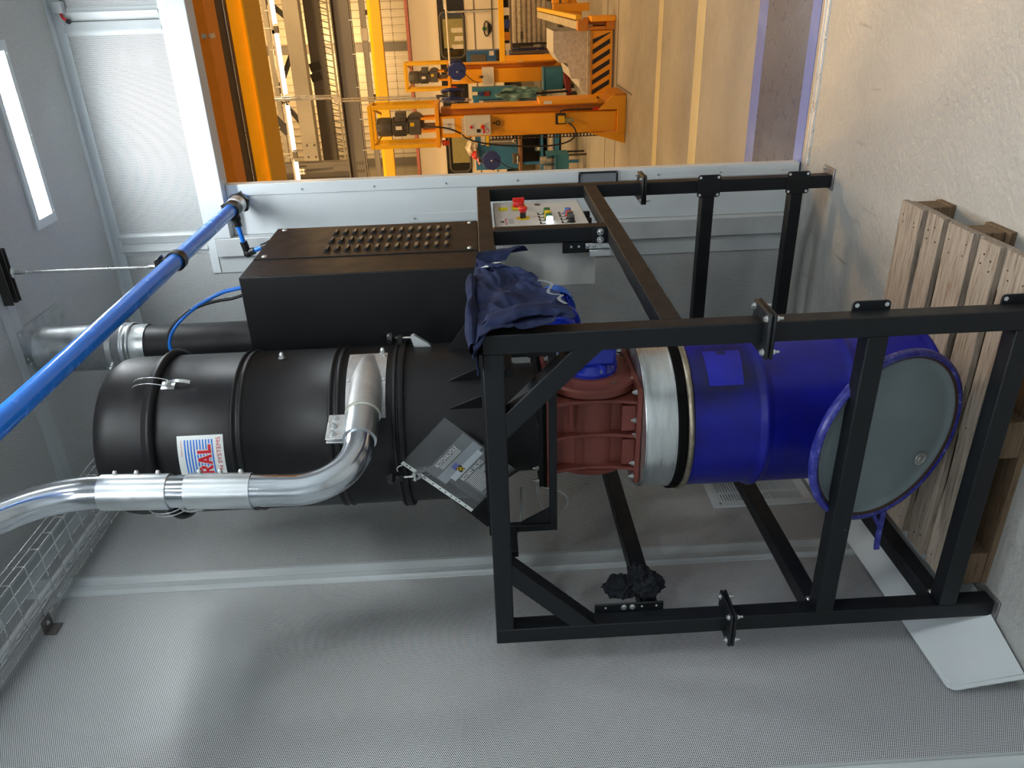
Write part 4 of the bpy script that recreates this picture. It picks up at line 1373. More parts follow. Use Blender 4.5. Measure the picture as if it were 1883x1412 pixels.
# blue worm gear and motor
gx = vx1 + 0.036
gb = obj('gearbox', MB().lathe((gx, CY, vz - 0.006), [(0.092, 0), (0.095, 0.004), (0.095, 0.018), (0.088, 0.022), (0.080, 0.034), (0.064, 0.048), (0.062, 0.085)], 48, axis=(1, 0, 0)), M_BLUEMOT, rv, smooth=35, label='glossy blue worm gearbox')
mb = MB()
mb.box(gx + 0.045, gx + 0.125, CY - 0.078, CY + 0.078, vz - 0.088, vz + 0.055)
mb.cyl((0.872, CY - 0.06, 1.425), (0.872, CY + 0.055, 1.425), 0.042, 28)
mb.cyl((0.882, CY + 0.05, 1.433), (0.882, CY + 0.103, 1.433), 0.060, 28)
obj('gear_case', mb, M_BLUEMOT, gb, 0.014, seg=3)
for a in range(5):
    t_ = math.radians(200 + a * 40)
    y_, z_ = CY + 0.078 * math.cos(t_), vz - 0.006 + 0.078 * math.sin(t_)
    obj('gear_bolt', hexbolt(MB(), (gx + 0.022, y_, z_), (1, 0, 0), 0.0085, 0.008), M_ZINC, gb)
    obj('cast_rib', MB().obox((gx + 0.034, y_ * 0.98 + CY * 0.02, z_), (1, 0, 0), (0, math.cos(t_ + 0.5), math.sin(t_ + 0.5)), (0, -math.sin(t_ + 0.5), math.cos(t_ + 0.5)), 0.016, 0.022, 0.003), M_BLUEMOT, gb)
mx, mz = 0.882, 1.433
mt_ = obj('motor', MB().lathe((mx, 0, mz), [(0.078, 0.652), (0.080, 0.656), (0.080, 0.668), (0.062, 0.672), (0.062, 0.80), (0.05, 0.805)], 40, axis=(0, 1, 0)), M_BLUEMOT, rv, smooth=35, label='dark blue finned motor with bright blue cowl')
f0 = None
for k in range(30):
    t_ = 2 * PI * k / 30
    mb = MB().obox((mx + 0.068 * math.cos(t_), 0.736, mz + 0.068 * math.sin(t_)), (0, 1, 0), (math.cos(t_), 0, math.sin(t_)), (-math.sin(t_), 0, math.cos(t_)), 0.062, 0.007, 0.0013)
    obj('fin', mb, M_BLUEMOT, mt_)
obj('fan_cowl', MB().lathe((mx, 0, mz), [(0.0765, 0.798), (0.079, 0.798), (0.079, 0.862), (0.070, 0.880), (0, 0.882), (0, 0.879), (0.068, 0.877), (0.0765, 0.86), (0.0765, 0.798)], 48, axis=(0, 1, 0), close_ends=False), M_BLUECOWL, mt_, smooth=40, label='bright blue fan cowl')
n_ = Vector((0.62, 0, 0.78)).normalized()
t2 = Vector((-n_.z, 0, n_.x))
obj('rating_plate', MB().obox(Vector((mx, 0.728, mz)) + n_ * 0.0785, (0, 1, 0), t2, n_, 0.026, 0.022, 0.001), M_STICK, mt_, label='white rating plate')
obj('terminal_box', MB().box(mx - 0.105, mx - 0.05, 0.69, 0.775, mz - 0.03, mz + 0.05), M_BLUEMOT, mt_, 0.004)
# spun galvanised hood and rubber seal over the drum
RR = 0.277
hd = obj('drum_hood', MB().lathe((CX, CY, 0), [(0.10, 1.1745), (RR - 0.008, 1.1745), (RR - 0.002, 1.171), (RR, 1.163), (RR, 1.075), (RR + 0.003, 1.073), (RR + 0.003, 1.0685), (RR - 0.004, 1.0685)], 96, close_ends=False), M_GALVB, rv, smooth=40, label='spun galvanised hood over the drum mouth')
obj('hood_seam', MB().lathe((CX, CY, 0), [(RR - 0.012, 1.1746), (RR - 0.009, 1.1775), (RR - 0.004, 1.1765), (RR - 0.002, 1.172)], 96, close_ends=False), M_GALV, hd, smooth=40)
obj('hood_seal', MB().lathe((CX, CY, 0), [(RR - 0.03, 1.0365), (RR + 0.006, 1.0365), (RR + 0.011, 1.042), (RR + 0.011, 1.064), (RR + 0.004, 1.068), (RR - 0.03, 1.054)], 96), M_RUBBER, rv, smooth=40, label='black rubber drum seal')
# motor cable
pts = bez((0.40, 0.34, 1.545), (0.33, 0.28, 1.55), (0.28, 0.27, 1.48), (0.36, 0.26, 1.45), 14) + bez((0.36, 0.26, 1.45), (0.43, 0.25, 1.42), (0.44, 0.26, 1.50), (0.42, 0.30, 1.53), 12)[1:]
tag(obj('signal_cable', MB().tube(pts, 0.0042, 10), M_CABLE, smooth=60), 'thin grey cable looped beside the red valve under the top rail', 'cable')
pts = bez((0.405, 0.33, 1.60), (0.34, 0.25, 1.60), (0.315, 0.175, 1.62), (0.27, 0.165, 1.652), 18)
tag(obj('signal_cable', MB().tube(pts, 0.0042, 10), M_CABLE, smooth=60), 'second thin grey cable hanging down from the top rail to the valve', 'cable')

# ================================================================== DRUM
dz = 0.1455
dr = thing('drum', 'royal blue steel drum standing on the pallet beneath the valve', 'drum', (CX, CY, dz))
DR = 0.279


def dbead(z):
    return [(DR, z - 0.028), (DR + 0.002, z - 0.02), (DR + 0.010, z - 0.007), (DR + 0.012, z), (DR + 0.010, z + 0.007), (DR + 0.002, z + 0.02), (DR, z + 0.028)]


obj('drum_shell', MB().lathe((CX, CY, 0), [(0, dz + 0.012), (DR - 0.01, dz + 0.012), (DR - 0.004, dz + 0.0005), (DR + 0.006, dz + 0.0005), (DR + 0.008, dz + 0.008), (DR + 0.003, dz + 0.016), (DR, dz + 0.025)] + dbead(0.455) + dbead(0.765) + [(DR, 0.985), (DR - 0.002, 1.01)], 96), M_DRUM, dr, smooth=55)
tor = [(DR + 0.004 + 0.010 * math.cos(2 * PI * i / 12), 1.024 + 0.011 * math.sin(2 * PI * i / 12)) for i in range(13)]
obj('rolled_rim', MB().lathe((CX, CY, 0), tor, 96, close_ends=False), M_RIM, dr, smooth=60, label='worn bare metal rolled rim')


def dlab(u, v):
    az = -46 + u * 29
    z = 0.838 + v * 0.118 - 0.012 * u * (1 - v)
    return pol(az, DR + 0.0015, z)


lb = obj('label_patch', MB().sheet(dlab, 12, 2), plain('bright_blue_patch', (0.008, 0.012, 0.40), 0.35, var=0.1), dr, smooth=60, label='brighter blue rectangular paint patch')
mb = MB().sheet(lambda u, v: pol(-20.5 + 3.6 * u, DR + 0.0020, 0.878 + 0.030 * v), 3, 1)
obj('torn_notch', mb, M_DRUM, lb, smooth=60)

# ================================================================== DRUM LID
lc = Vector((0.665, 0.124, 0.4385))
th, ph = -0.344, -PI / 2
ln = Vector((math.cos(th) * math.cos(ph), math.cos(th) * math.sin(ph), math.sin(th))).normalized()
ldl = thing('drum_lid', 'round grey drum lid with blue lever ring leaning upright inside the frame', 'lid', lc - Vector((0, 0, 0.29)))
LR = 0.287
obj('lid_disc', MB().lathe(lc, [(0, -0.005), (LR - 0.006, -0.005), (LR - 0.006, 0.006), (LR - 0.018, 0.006), (LR - 0.024, 0.002), (LR - 0.035, -0.002), (LR - 0.05, -0.0025), (0, 0.0)], 96, axis=ln), M_LIDG, ldl, smooth=40)
obj('gasket', MB().lathe(lc, [(LR - 0.012, 0.0062), (LR - 0.004, 0.0115), (LR + 0.001, 0.0115), (LR + 0.004, 0.006)], 96, axis=ln, close_ends=False), M_GASK, ldl, smooth=40)
obj('closing_ring', MB().lathe(lc, [(LR - 0.004, 0.012), (LR + 0.004, 0.0165), (LR + 0.013, 0.013), (LR + 0.0165, 0.004), (LR + 0.0165, -0.006), (LR + 0.012, -0.013), (LR + 0.003, -0.016), (LR - 0.005, -0.012)], 96, axis=ln, close_ends=False), M_RING, ldl, smooth=50, label='chipped blue closing ring')
u1 = Vector((1, 0, 0))
u2 = ln.cross(u1).normalized()
if u2.z < 0:
    u2 = -u2


def lidp(r, deg, h):
    t_ = math.radians(deg)
    return lc + r * (math.cos(t_) * u1 + math.sin(t_) * u2) + ln * h


bg = obj('bung', MB().lathe(lidp(0.215, 234, 0.0005), [(0.024, 0), (0.023, 0.004), (0.018, 0.005), (0.016, 0.003), (0.011, 0.003), (0.010, 0.005), (0, 0.0055)], 28, axis=ln), M_CAST, ldl, smooth=35, label='small metal bung')
# lever: two arms and a long handle hanging from the left edge of the ring
lp = lidp(LR + 0.012, 190, 0.006)
lq = lidp(LR + 0.012, 181, 0.006)
tip = lq + Vector((-0.135, -0.015, -0.030))
mb = MB()
pts = bez(lp, lp + Vector((-0.03, -0.008, 0.004)), tip + Vector((0.05, 0.0, 0.008)), tip, 12)
for i in range(len(pts) - 1):
    mb.bar(pts[i], pts[i + 1] + (pts[i + 1] - pts[i]) * 0.04, 0.018, 0.006, (0, 1, 0))
obj('lever_handle', mb, M_RING, ldl, smooth=40)
mb = MB().bar(lq + Vector((0, -0.006, 0)), lp.lerp(tip, 0.42) + Vector((0, -0.012, 0.006)), 0.012, 0.004, (0, 1, 0))
mb.cyl(lp.lerp(tip, 0.40) + Vector((0, -0.018, 0.006)), lp.lerp(tip, 0.40) + Vector((0, 0.01, 0.006)), 0.004, 10)
obj('lever_link', mb, M_RING, ldl)

# ================================================================== PALLET
pt = thing('pallet', 'weathered grey wooden pallet under the blue drum', 'pallet', (0.63, 0.44, 0))
px0, px1, py0, py1 = 0.075, 1.243, 0.071, 0.838
ys3 = []
wds = [0.145, 0.100, 0.140, 0.105, 0.138]
gap = (py1 - py0 - sum(wds)) / 4
y = py1
rnd = random.Random(3)
for w_ in wds:
    ys3.append((y - w_, y))
    y -= w_ + gap


def plank(x0, x1, y0, y1, z0, z1, mat, parent, name='board', wob=0.004, alongy=False):
    n = 10
    poly = []
    if not alongy:
        for i in range(n + 1):
            poly.append(Vector((x0 + (x1 - x0) * i / n, y0 + rnd.uniform(-wob, wob) * (0.4 if i in (0, n) else 1), z0)))
        for i in range(n, -1, -1):
            poly.append(Vector((x0 + (x1 - x0) * i / n + (rnd.uniform(-wob, wob) if i in (0, n) else 0), y1 + rnd.uniform(-wob, wob), z0)))
    else:
        for i in range(n + 1):
            poly.append(Vector((x0 + rnd.uniform(-wob, wob), y0 + (y1 - y0) * i / n, z0)))
        for i in range(n, -1, -1):
            poly.append(Vector((x1 + rnd.uniform(-wob, wob), y0 + (y1 - y0) * i / n, z0)))
    return obj(name, MB().prism(poly, (0, 0, z1 - z0)), mat, parent, 0.0015, seg=1)


for i, (a, b) in enumerate(ys3):
    bd = plank(px0, px1 + rnd.uniform(-0.008, 0.004), a, b, 0.122, 0.1445 - 0.0012 * (i % 2), M_WOOD, pt, 'deck_board')
    for x in (px1 - 0.05, px1 - 0.085, (px0 + px1) / 2, px0 + 0.06):
        for yy in (a + 0.03, b - 0.03):
            nx, ny = x + rnd.uniform(-0.012, 0.012), yy + rnd.uniform(-0.012, 0.012)
            obj('nail_head', MB().cyl((nx, ny, 0.1434), (nx, ny, 0.1452), 0.0032, 7), M_STEELB, bd)
for x0, x1 in ((px0 + 0.002, px0 + 0.14), ((px0 + px1) / 2 - 0.07, (px0 + px1) / 2 + 0.07), (px1 - 0.142, px1 - 0.006)):
    plank(x0, x1, py0 + 0.003, py1 - 0.003, 0.100, 0.1215, M_WOOD, pt, 'stringer_board', 0.003, True)
    for yc in (py0 + 0.052, (py0 + py1) / 2, py1 - 0.055):
        obj('block', MB().box(x0 + 0.004, x1 - 0.003, yc - 0.048, yc + 0.048, 0.0225, 0.0995), M_WOODB, pt, 0.003)
for yc, hw in ((py0 + 0.052, 0.05), ((py0 + py1) / 2, 0.07), (py1 - 0.055, 0.05)):
    plank(px0 + 0.004, px1 - 0.004, yc - hw, yc + hw, 0.0, 0.022, M_WOODB, pt, 'skid_board', 0.002)

# ================================================================== CONTROL CABINET
cc = thing('control_cabinet', 'grey electrical control cabinet with coloured buttons mounted in the right side of the frame', 'cabinet', (0.96, 1.41, 1.235))
box('enclosure', 0.862, 1.058, 1.122, 1.70, 1.233, 1.640, M_CAB, cc, 0.004)
dx = 1.080
do = box('cabinet_door', 1.060, dx, 1.118, 1.704, 1.240, 1.638, M_CAB, cc, 0.004)


def button(y, z, mat, r=0.013, h=0.014, nm='push_button', lab=None):
    b = obj(nm, MB().lathe((dx, y, z), [(r + 0.003, 0), (r + 0.003, 0.004), (r, 0.005), (r, h), (r - 0.002, h + 0.002), (0, h + 0.002)], 22, axis=(1, 0, 0)), mat, do, smooth=35, label=lab)
    obj('legend_plate', MB().box(dx, dx + 0.0015, y - 0.016, y + 0.016, z + 0.016, z + 0.042), M_INKK, b)
    obj('legend_card', MB().box(dx + 0.0016, dx + 0.0022, y - 0.012, y + 0.012, z + 0.019, z + 0.034), M_STICK, b)
    return b


for y, mt, l_ in ((1.462, M_GRN, 'green push button'), (1.412, M_YEL, 'yellow push button'), (1.363, M_GRN, 'green push button'), (1.313, M_LITW, 'lit white push button')):
    button(y, 1.405, mt, 0.0145, 0.024, lab=l_)
for y, mt, l_ in ((1.462, M_BLUB, 'blue push button'), (1.415, M_ORB, 'orange red push button')):
    button(y, 1.312, mt, 0.014, 0.02, lab=l_)
for y in (1.362, 1.31):
    b = button(y, 1.312, M_BLKPL, 0.014, 0.014, 'selector_switch', 'black selector switch')
    obj('selector_grip', MB().box(dx + 0.016, dx + 0.032, y - 0.004, y + 0.004, 1.300, 1.326), M_MOTG, b, 0.002)
sw = obj('main_switch', MB().box(dx, dx + 0.012, 1.535, 1.600, 1.492, 1.556), M_YEL, do, 0.003, 'yellow based red main isolator')
obj('rotary_handle', MB().lathe((dx + 0.012, 1.568, 1.524), [(0.026, 0), (0.025, 0.02), (0.022, 0.024), (0, 0.024)], 24, axis=(1, 0, 0)).box(dx + 0.03, dx + 0.05, 1.559, 1.577, 1.498, 1.550), M_REDP, sw, 0.002, 'red rotary handle')
es = obj('emergency_stop', MB().lathe((dx, 1.40, 1.514), [(0.030, 0), (0.030, 0.002), (0.0, 0.003)], 28, axis=(1, 0, 0)), M_YEL, do, label='red mushroom emergency stop on a yellow disc')
obj('stop_stem', MB().cyl((dx + 0.002, 1.40, 1.514), (dx + 0.03, 1.40, 1.514), 0.013, 18), M_BLKPL, es)
obj('stop_head', MB().lathe((dx + 0.028, 1.40, 1.514), [(0.013, 0), (0.018, 0.01), (0.020, 0.018), (0.018, 0.022), (0, 0.024)], 24, axis=(1, 0, 0)), M_REDP, es, smooth=40)
yl = obj('yellow_label', MB().box(dx, dx + 0.001, 1.54, 1.60, 1.575, 1.615), plain('yellow_label', (0.75, 0.68, 0.02), 0.5), do, label='yellow label')
mb = MB()
for yy in (1.545, 1.593):
    mb.box(dx + 0.001, dx + 0.0014, yy - 0.0006, yy + 0.0006, 1.58, 1.61)
for zz in (1.58, 1.592, 1.61):
    mb.box(dx + 0.001, dx + 0.0014, 1.545, 1.593, zz - 0.0006, zz + 0.0006)
obj('label_line', mb, M_INKK, yl)
wl_ = obj('warning_label', MB().box(dx, dx + 0.001, 1.30, 1.405, 1.552, 1.622), M_STICK, do, label='white warning label with red bar')
obj('red_bar', MB().box(dx + 0.001, dx + 0.0015, 1.304, 1.401, 1.585, 1.594), M_INKR, wl_)
flat_text('warning_text', 'WARNING', 0.012, (dx + 0.0016, 1.315, 1.586), (0, 1, 0), (0, 0, 1), M_INKW, wl_, width=0.07)
mb = MB()
for k in range(5):
    mb.box(dx + 0.001, dx + 0.0014, 1.31, 1.396, 1.577 - k * 0.005, 1.5785 - k * 0.005)
mb.prism([Vector((dx + 0.001, 1.335, 1.598)), Vector((dx + 0.001, 1.37, 1.598)), Vector((dx + 0.001, 1.3525, 1.619))], (0.0005, 0, 0))
obj('label_print', mb, M_INKK, wl_)
obj('door_lock', MB().lathe((dx, 1.625, 1.435), [(0.014, 0), (0.014, 0.003), (0.008, 0.004), (0, 0.002)], 20, axis=(1, 0, 0)), M_MOTG, do)
obj('gland', MB().cyl((1.03, 1.60, 1.233), (1.03, 1.60, 1.195), 0.018, 18).cyl((1.03, 1.50, 1.233), (1.03, 1.50, 1.2), 0.014, 18), M_BLKPL, cc)
mb = MB().box(0.91, 0.93, 1.45, 1.47, 1.10, 1.233)
for y in (1.43, 1.41):
    mb.cyl((0.90, y, 1.12), (0.95, y, 1.12), 0.004, 8)
obj('cabinet_strut', MB().box(0.875, 0.895, 1.64, 1.70, 1.04, 1.233), M_ZINC, cc, 0.001)

# ================================================================== NAVY WORK JACKET over the top rail
def jacket(u, v):
    y = -0.035 + 0.645 * v
    z_low = 1.455 + 0.215 * max(0, y) + 0.012 * math.sin(14 * v + 1.0)
    if y > 0.40:
        z_low += (y - 0.40) * 0.55
    x_in = 1.035 + 0.015 * math.sin(11 * v)
    top = H + 0.008
    # developed path: inner drop, across the top, outer drop
    if u < 0.12:
        k = u / 0.12
        p = Vector((x_in - 0.004, y, top - (0.035 * (1 - k) if y > 0.075 else -0.002 * (1 - k))))
    elif u < 0.40:
        k = (u - 0.12) / 0.28
        x = x_in + (1.143 - x_in) * k
        p = Vector((x, y, top + 0.010 * math.sin(PI * k)))
    else:
        k = (u - 0.40) / 0.60
        drop = (top - z_low) * k
        xo = 1.146 + 0.010 * min(1, k * 6) + 0.02 * k
        p = Vector((xo, y + 0.055 * k * k * (0.5 - v) * 2 - 0.05 * k * (v - 0.2), top - drop))
    w1 = noise.noise(Vector((y * 7, u * 4.5, 3.1))) * 0.024
    w2 = noise.noise(Vector((y * 17 + u * 6, u * 12, 9.7))) * 0.010
    w3 = math.sin(34 * v + 15 * u + 5 * noise.noise(Vector((y * 5, u * 3, 1)))) * 0.005 - abs(noise.noise(Vector((y * 11 + u * 9, u * 4 - y * 4, 2)))) * 0.022 - abs(noise.noise(Vector((y * 24, u * 9 + y * 8, 6)))) * 0.009
    amp = 0.35 if u < 0.40 else min(1.0, 0.35 + (u - 0.4) * 3)
    if u < 0.40:
        p.z += max(0.0, (w1 + w2 + w3) * amp + 0.006)
    else:
        p.x += max(-0.006, (w1 + w2 + w3) * amp + 0.006)
        p.z += w2 * 1.2 * amp
        p.y += w1 * 0.8
    return p


jk = thing('work_jacket', 'crumpled navy blue work jacket draped over the top right rail of the frame', 'jacket', (1.13, 0.28, 1.46))
obj('jacket_body', MB().sheet(jacket, 70, 80, 0.003), M_NAVY, jk, smooth=70)


def collar(u, v):
    # flap standing up at the far end
    c = Vector((1.150 + 0.03 * math.sin(PI * u) + 0.012 * v, 0.545 + 0.10 * u + 0.02 * v, H + 0.012 - 0.185 * v * (0.55 + 0.45 * u) - 0.01 * math.sin(PI * u)))
    c.x += 0.008 * noise.noise(Vector((u * 3, v * 4, 5)))
    return c


obj('jacket_flap', MB().sheet(collar, 24, 24, 0.003), M_NAVY, jk, smooth=70)


def hem(u, v):
    y = -0.03 + 0.33 * u
    b = Vector((1.158 + 0.012 * math.sin(6 * u), y, 1.475 + 0.03 * math.sin(7 * u + 0.5) + 0.05 * v))
    b.x += 0.014 * noise.noise(Vector((u * 9, v * 4, 2))) + 0.006
    return b


def fold(u, v):
    # sleeve lying along the rail top
    a = 2 * PI * v
    y = -0.03 + 0.56 * u
    r = 0.026 + 0.008 * math.sin(9 * u) + 0.010 * noise.noise(Vector((u * 6, math.cos(a), math.sin(a))))
    r *= (0.25 + 0.75 * math.sin(PI * min(1, max(0.02, u * 1.02))) ** 0.4)
    return Vector((1.105 + 0.03 * math.sin(3 * u) + r * 1.5 * math.cos(a), y, H + 0.024 + r * math.sin(a) * 0.8))


obj('sleeve', MB().sheet(fold, 40, 20), M_NAVY, jk, smooth=80)


def sleeve2(u, v):
    a = 2 * PI * v
    cpts = [Vector((1.10, -0.015, 1.735)), Vector((1.162, 0.03, 1.69)), Vector((1.178, 0.06, 1.60)), Vector((1.176, 0.075, 1.52)), Vector((1.168, 0.045, 1.455))]
    f = u * 4
    i = min(3, int(f))
    c = cpts[i].lerp(cpts[i + 1], f - i)
    r = 0.040 + 0.010 * noise.noise(Vector((u * 7, 2 * math.cos(a), 2 * math.sin(a)))) - 0.012 * u
    return c + Vector((0.35 * r * math.cos(a), r * 1.25 * math.sin(a), 0.0)) + Vector((0, 0, 0.012 * noise.noise(Vector((u * 9, a, 4)))))


obj('sleeve', MB().sheet(sleeve2, 36, 20), M_NAVY, jk, smooth=80)
obj('jacket_tag', MB().sheet(lambda u, v: Vector((1.172 + 0.004 * u, 0.470 + 0.035 * u, 1.705 - 0.022 * v - 0.045 * u)), 4, 2, 0.001), M_STICK, jk, label='small white cloth tag')
obj('frayed_edge', MB().sheet(lambda u, v: Vector((1.185 + 0.006 * math.sin(9 * u), 0.08 + 0.20 * u, 1.475 + 0.012 * math.sin(14 * u) + 0.05 * u - 0.010 * v)), 24, 2, 0.001), plain('grey_lining', (0.20, 0.22, 0.24), 0.9), jk, label='torn pale lining edge')

# ================================================================== BLACK RAG on the lug plate
rg = thing('rag', 'crumpled black cloth stuffed on the lug plate of the front left post', 'cloth', (0.14, 0.11, 1.14))


def blob(c, r, seed, nu=60, nv=44):
    def fn(u, v):
        a, b = 2 * PI * u, PI * v
        d = Vector((math.sin(b) * math.cos(a), math.sin(b) * math.sin(a), math.cos(b)))
        k = 1 + 0.30 * noise.noise(d * 1.7 + Vector((seed, 0, 0))) + 0.22 * noise.noise(d * 4 + Vector((0, seed, 0))) - 0.35 * abs(noise.noise(d * 6 + Vector((0, 0, seed)))) + 0.06 * math.sin(14 * d.z + 9 * d.x + seed) + 0.12
        return Vector(c) + Vector((d.x * r[0], d.y * r[1], d.z * r[2])) * k
    return MB().sheet(fn, nu, nv)


obj('cloth_fold', blob((0.118, 0.115, 1.275), (0.036, 0.04, 0.052), 1.3), M_RAG, rg, smooth=80)
obj('cloth_fold', blob((0.132, 0.110, 1.195), (0.046, 0.045, 0.056), 4.1), M_RAG, rg, smooth=80)
obj('cloth_fold', blob((0.172, 0.120, 1.215), (0.028, 0.035, 0.034), 7.7), M_RAG, rg, smooth=80)

# ================================================================== DOCUMENT SLEEVE hung on the clamp knob
A = Vector((0.584, 0.246, 2.001))
bd_ = Vector((0.7336, 0, -0.6796))        # baseline direction of the print
ud_ = Vector((0.6796, 0, 0.7336))         # print up direction
ud_, bd_ = Vector((0.7336, 0, -0.6796)), Vector((0.7336, 0, -0.6796))
e1 = Vector((-0.6855, 0, -0.7281))        # punched edge, from the hanging corner down
e2 = Vector((0.7281, 0, -0.6855))         # across the sheet
ps = thing('document_sleeve', 'clear punched plastic sleeve with grey leaflets hanging tilted on the tank', 'document sleeve', A + Vector((0, 0, -0.36)))


def slp(u, v, d=0.0):
    return A + e1 * u + e2 * v + Vector((0, -d, 0))


def slrect(nm, u0, u1, v0, v1, d, mat, parent=None, label=None, th=0.0004):
    return obj(nm, MB().prism([slp(u0, v0, d), slp(u1, v0, d), slp(u1, v1, d), slp(u0, v1, d)], (0, -th, 0)), mat, parent or ps, smooth=0, label=label)


slrect('film', 0, 0.305, 0.012, 0.228, 0.0035, M_CLEAR)
ed_ = slrect('punched_edge', 0, 0.305, 0, 0.013, 0.003, M_STICK, label='white punched edge')
for u in (0.02, 0.034, 0.055, 0.078, 0.098, 0.132, 0.162, 0.186, 0.21, 0.232, 0.246, 0.275):
    c = slp(u, 0.0065, 0.0036)
    obj('punch_hole', MB().cyl(c, c + Vector((0, -0.0003, 0)), 0.0028, 10), M_INKK, ed_)
flat_text('edge_print', 'A4', 0.007, slp(0.108, 0.010, 0.0038), e1, -e2, M_INKR, ed_)
slrect('leaflet', 0.160, 0.297, 0.045, 0.226, 0.0008, M_LEAF3, label='dark grey leaflet at the back')
hA = slrect('leaflet', 0.083, 0.166, 0.030, 0.222, 0.0022, M_LEAF1, label='leaflet headed ROTOVALVOLE')
flat_text('heading', 'ROTOVALVOLE', 0.023, slp(0.106, 0.066, 0.0030), e2, -e1, M_INKW, hA, width=0.100)
mb = MB()
for k in range(3):
    mb.prism([slp(0.110 + 0.005 * k, 0.070, 0.0028), slp(0.1115 + 0.005 * k, 0.070, 0.0028), slp(0.1115 + 0.005 * k, 0.165, 0.0028), slp(0.110 + 0.005 * k, 0.165, 0.0028)], (0, -0.0002, 0))
obj('text_line', mb, M_INKW, hA)
slrect('pale_band', 0.128, 0.166, 0.034, 0.220, 0.0026, M_LEAF2, hA)
slrect('pale_band', 0.160, 0.183, 0.062, 0.205, 0.0030, plain('pale_band', (0.42, 0.46, 0.52), 0.4), hA)
hB = slrect('leaflet', 0.176, 0.295, 0.078, 0.226, 0.0017, M_LEAF1, label='leaflet headed ROTARY VALVES')
slrect('blue_square', 0.136, 0.158, 0.096, 0.120, 0.0036, plain('emblem_blue', (0.10, 0.12, 0.36), 0.4), hA)
slrect('emblem', 0.152, 0.176, 0.101, 0.122, 0.0040, M_INKK, hA, 'black square emblem with yellow diamond rings')
mb = MB()
for (cu, cv) in ((0.1600, 0.108), (0.1680, 0.115)):
    for a in range(4):
        t0, t1 = PI / 2 * a, PI / 2 * (a + 1)
        q0_ = slp(cu + 0.0065 * math.cos(t0), cv + 0.0065 * math.sin(t0), 0.0046)
        q1_ = slp(cu + 0.0065 * math.cos(t1), cv + 0.0065 * math.sin(t1), 0.0046)
        mb.bar(q0_, q1_, 0.002, 0.0003, (0, 1, 0))
obj('emblem_ring', mb, M_YEL, hA, smooth=0)
flat_text('heading', 'ROTARY VALVES', 0.023, slp(0.205, 0.081, 0.0026), e2, -e1, M_INKW, hB, width=0.100)
mb = MB()
for k in range(12):
    v1 = 0.21 if k % 4 else 0.15
    mb.prism([slp(0.211 + 0.0058 * k, 0.085, 0.0024), slp(0.2125 + 0.0058 * k, 0.085, 0.0024), slp(0.2125 + 0.0058 * k, v1, 0.0024), slp(0.211 + 0.0058 * k, v1, 0.0024)], (0, -0.0002, 0))
obj('text_line', mb, M_INKW, hB)
obj('hook_wire', MB().tube(bez(slp(0.012, 0.010, 0.004), slp(0.0, 0.0, 0.02), Vector((0.58, 0.235, 2.02)), Vector((0.560, 0.232, 2.012)), 10), 0.002, 8), M_ZINC, ps)
# ================================================================== WORKSHOP HALL
HB = 22.0


def sbox(nm, label, cat, b, mat, bev=0.0):
    o = box(nm, *b, mat, None, bev)
    return tag(o, label, cat, kind='structure')


# corrugated cladding of the far wall
hw = struct('wall_back', 'far beige ribbed cladding wall of the workshop', 'wall', (0, HB, 0))
for a, b in ((0, 3.9), (3.92, 7.6)):
    poly = []
    x = -9.0
    while x < 9.0:
        poly += [(x, 0), (x + 0.10, 0), (x + 0.115, 0.022), (x + 0.16, 0.022), (x + 0.175, 0)]
        x += 0.2
    vs = [(px, HB - h, a) for px, h in poly] + [(px, HB - h, b) for px, h in poly]
    n = len(poly)
    obj('cladding_sheet', MB().add(vs, [(i, i + 1, n + i + 1, n + i) for i in range(n - 1)]), M_BEIGE, hw, smooth=0)
obj('cladding_core', MB().box(-9, 9, HB + 0.01, HB + 0.1, 0, 7.6), M_BEIGE, hw)
for x in (-2.52, 0.62, 3.9, -5.7):
    box('wall_post', x - 0.11, x + 0.11, HB - 0.16, HB - 0.03, 0, 7.6, M_STEELD, hw)
sbox('wall_left', 'left side wall of the workshop out of sight', 'wall', (-9.1, -9, 2.3, HB, 0, 7.6), M_BEIGE)
sbox('wall_right', 'right side wall of the workshop out of sight', 'wall', (9, 9.1, 2.3, HB, 0, 7.6), M_BEIGE)
sbox('ceiling', 'pale workshop roof sheeting high above', 'roof', (-9.1, 9.1, 2.3, HB, 7.6, 7.7), M_ROOF)

# big horizontal steelwork running across the hall
def girder(nm, label, y0, y1, z0, z1, mat, prof='I', x0=-8.8, x1=8.8, tf=0.03):
    t = thing(nm, label, 'beam', (0, (y0 + y1) / 2, z0))
    if prof == 'I':
        ym = (y0 + y1) / 2
        box('web', x0, x1, ym - 0.012, ym + 0.012, z0 + tf, z1 - tf, mat, t)
        box('flange', x0, x1, y0, y1, z0, z0 + tf, mat, t)
        box('flange', x0, x1, y0, y1, z1 - tf, z1, mat, t)
    else:
        box('beam_body', x0, x1, y0, y1, z0, z1, mat, t, 0.006)
    return t


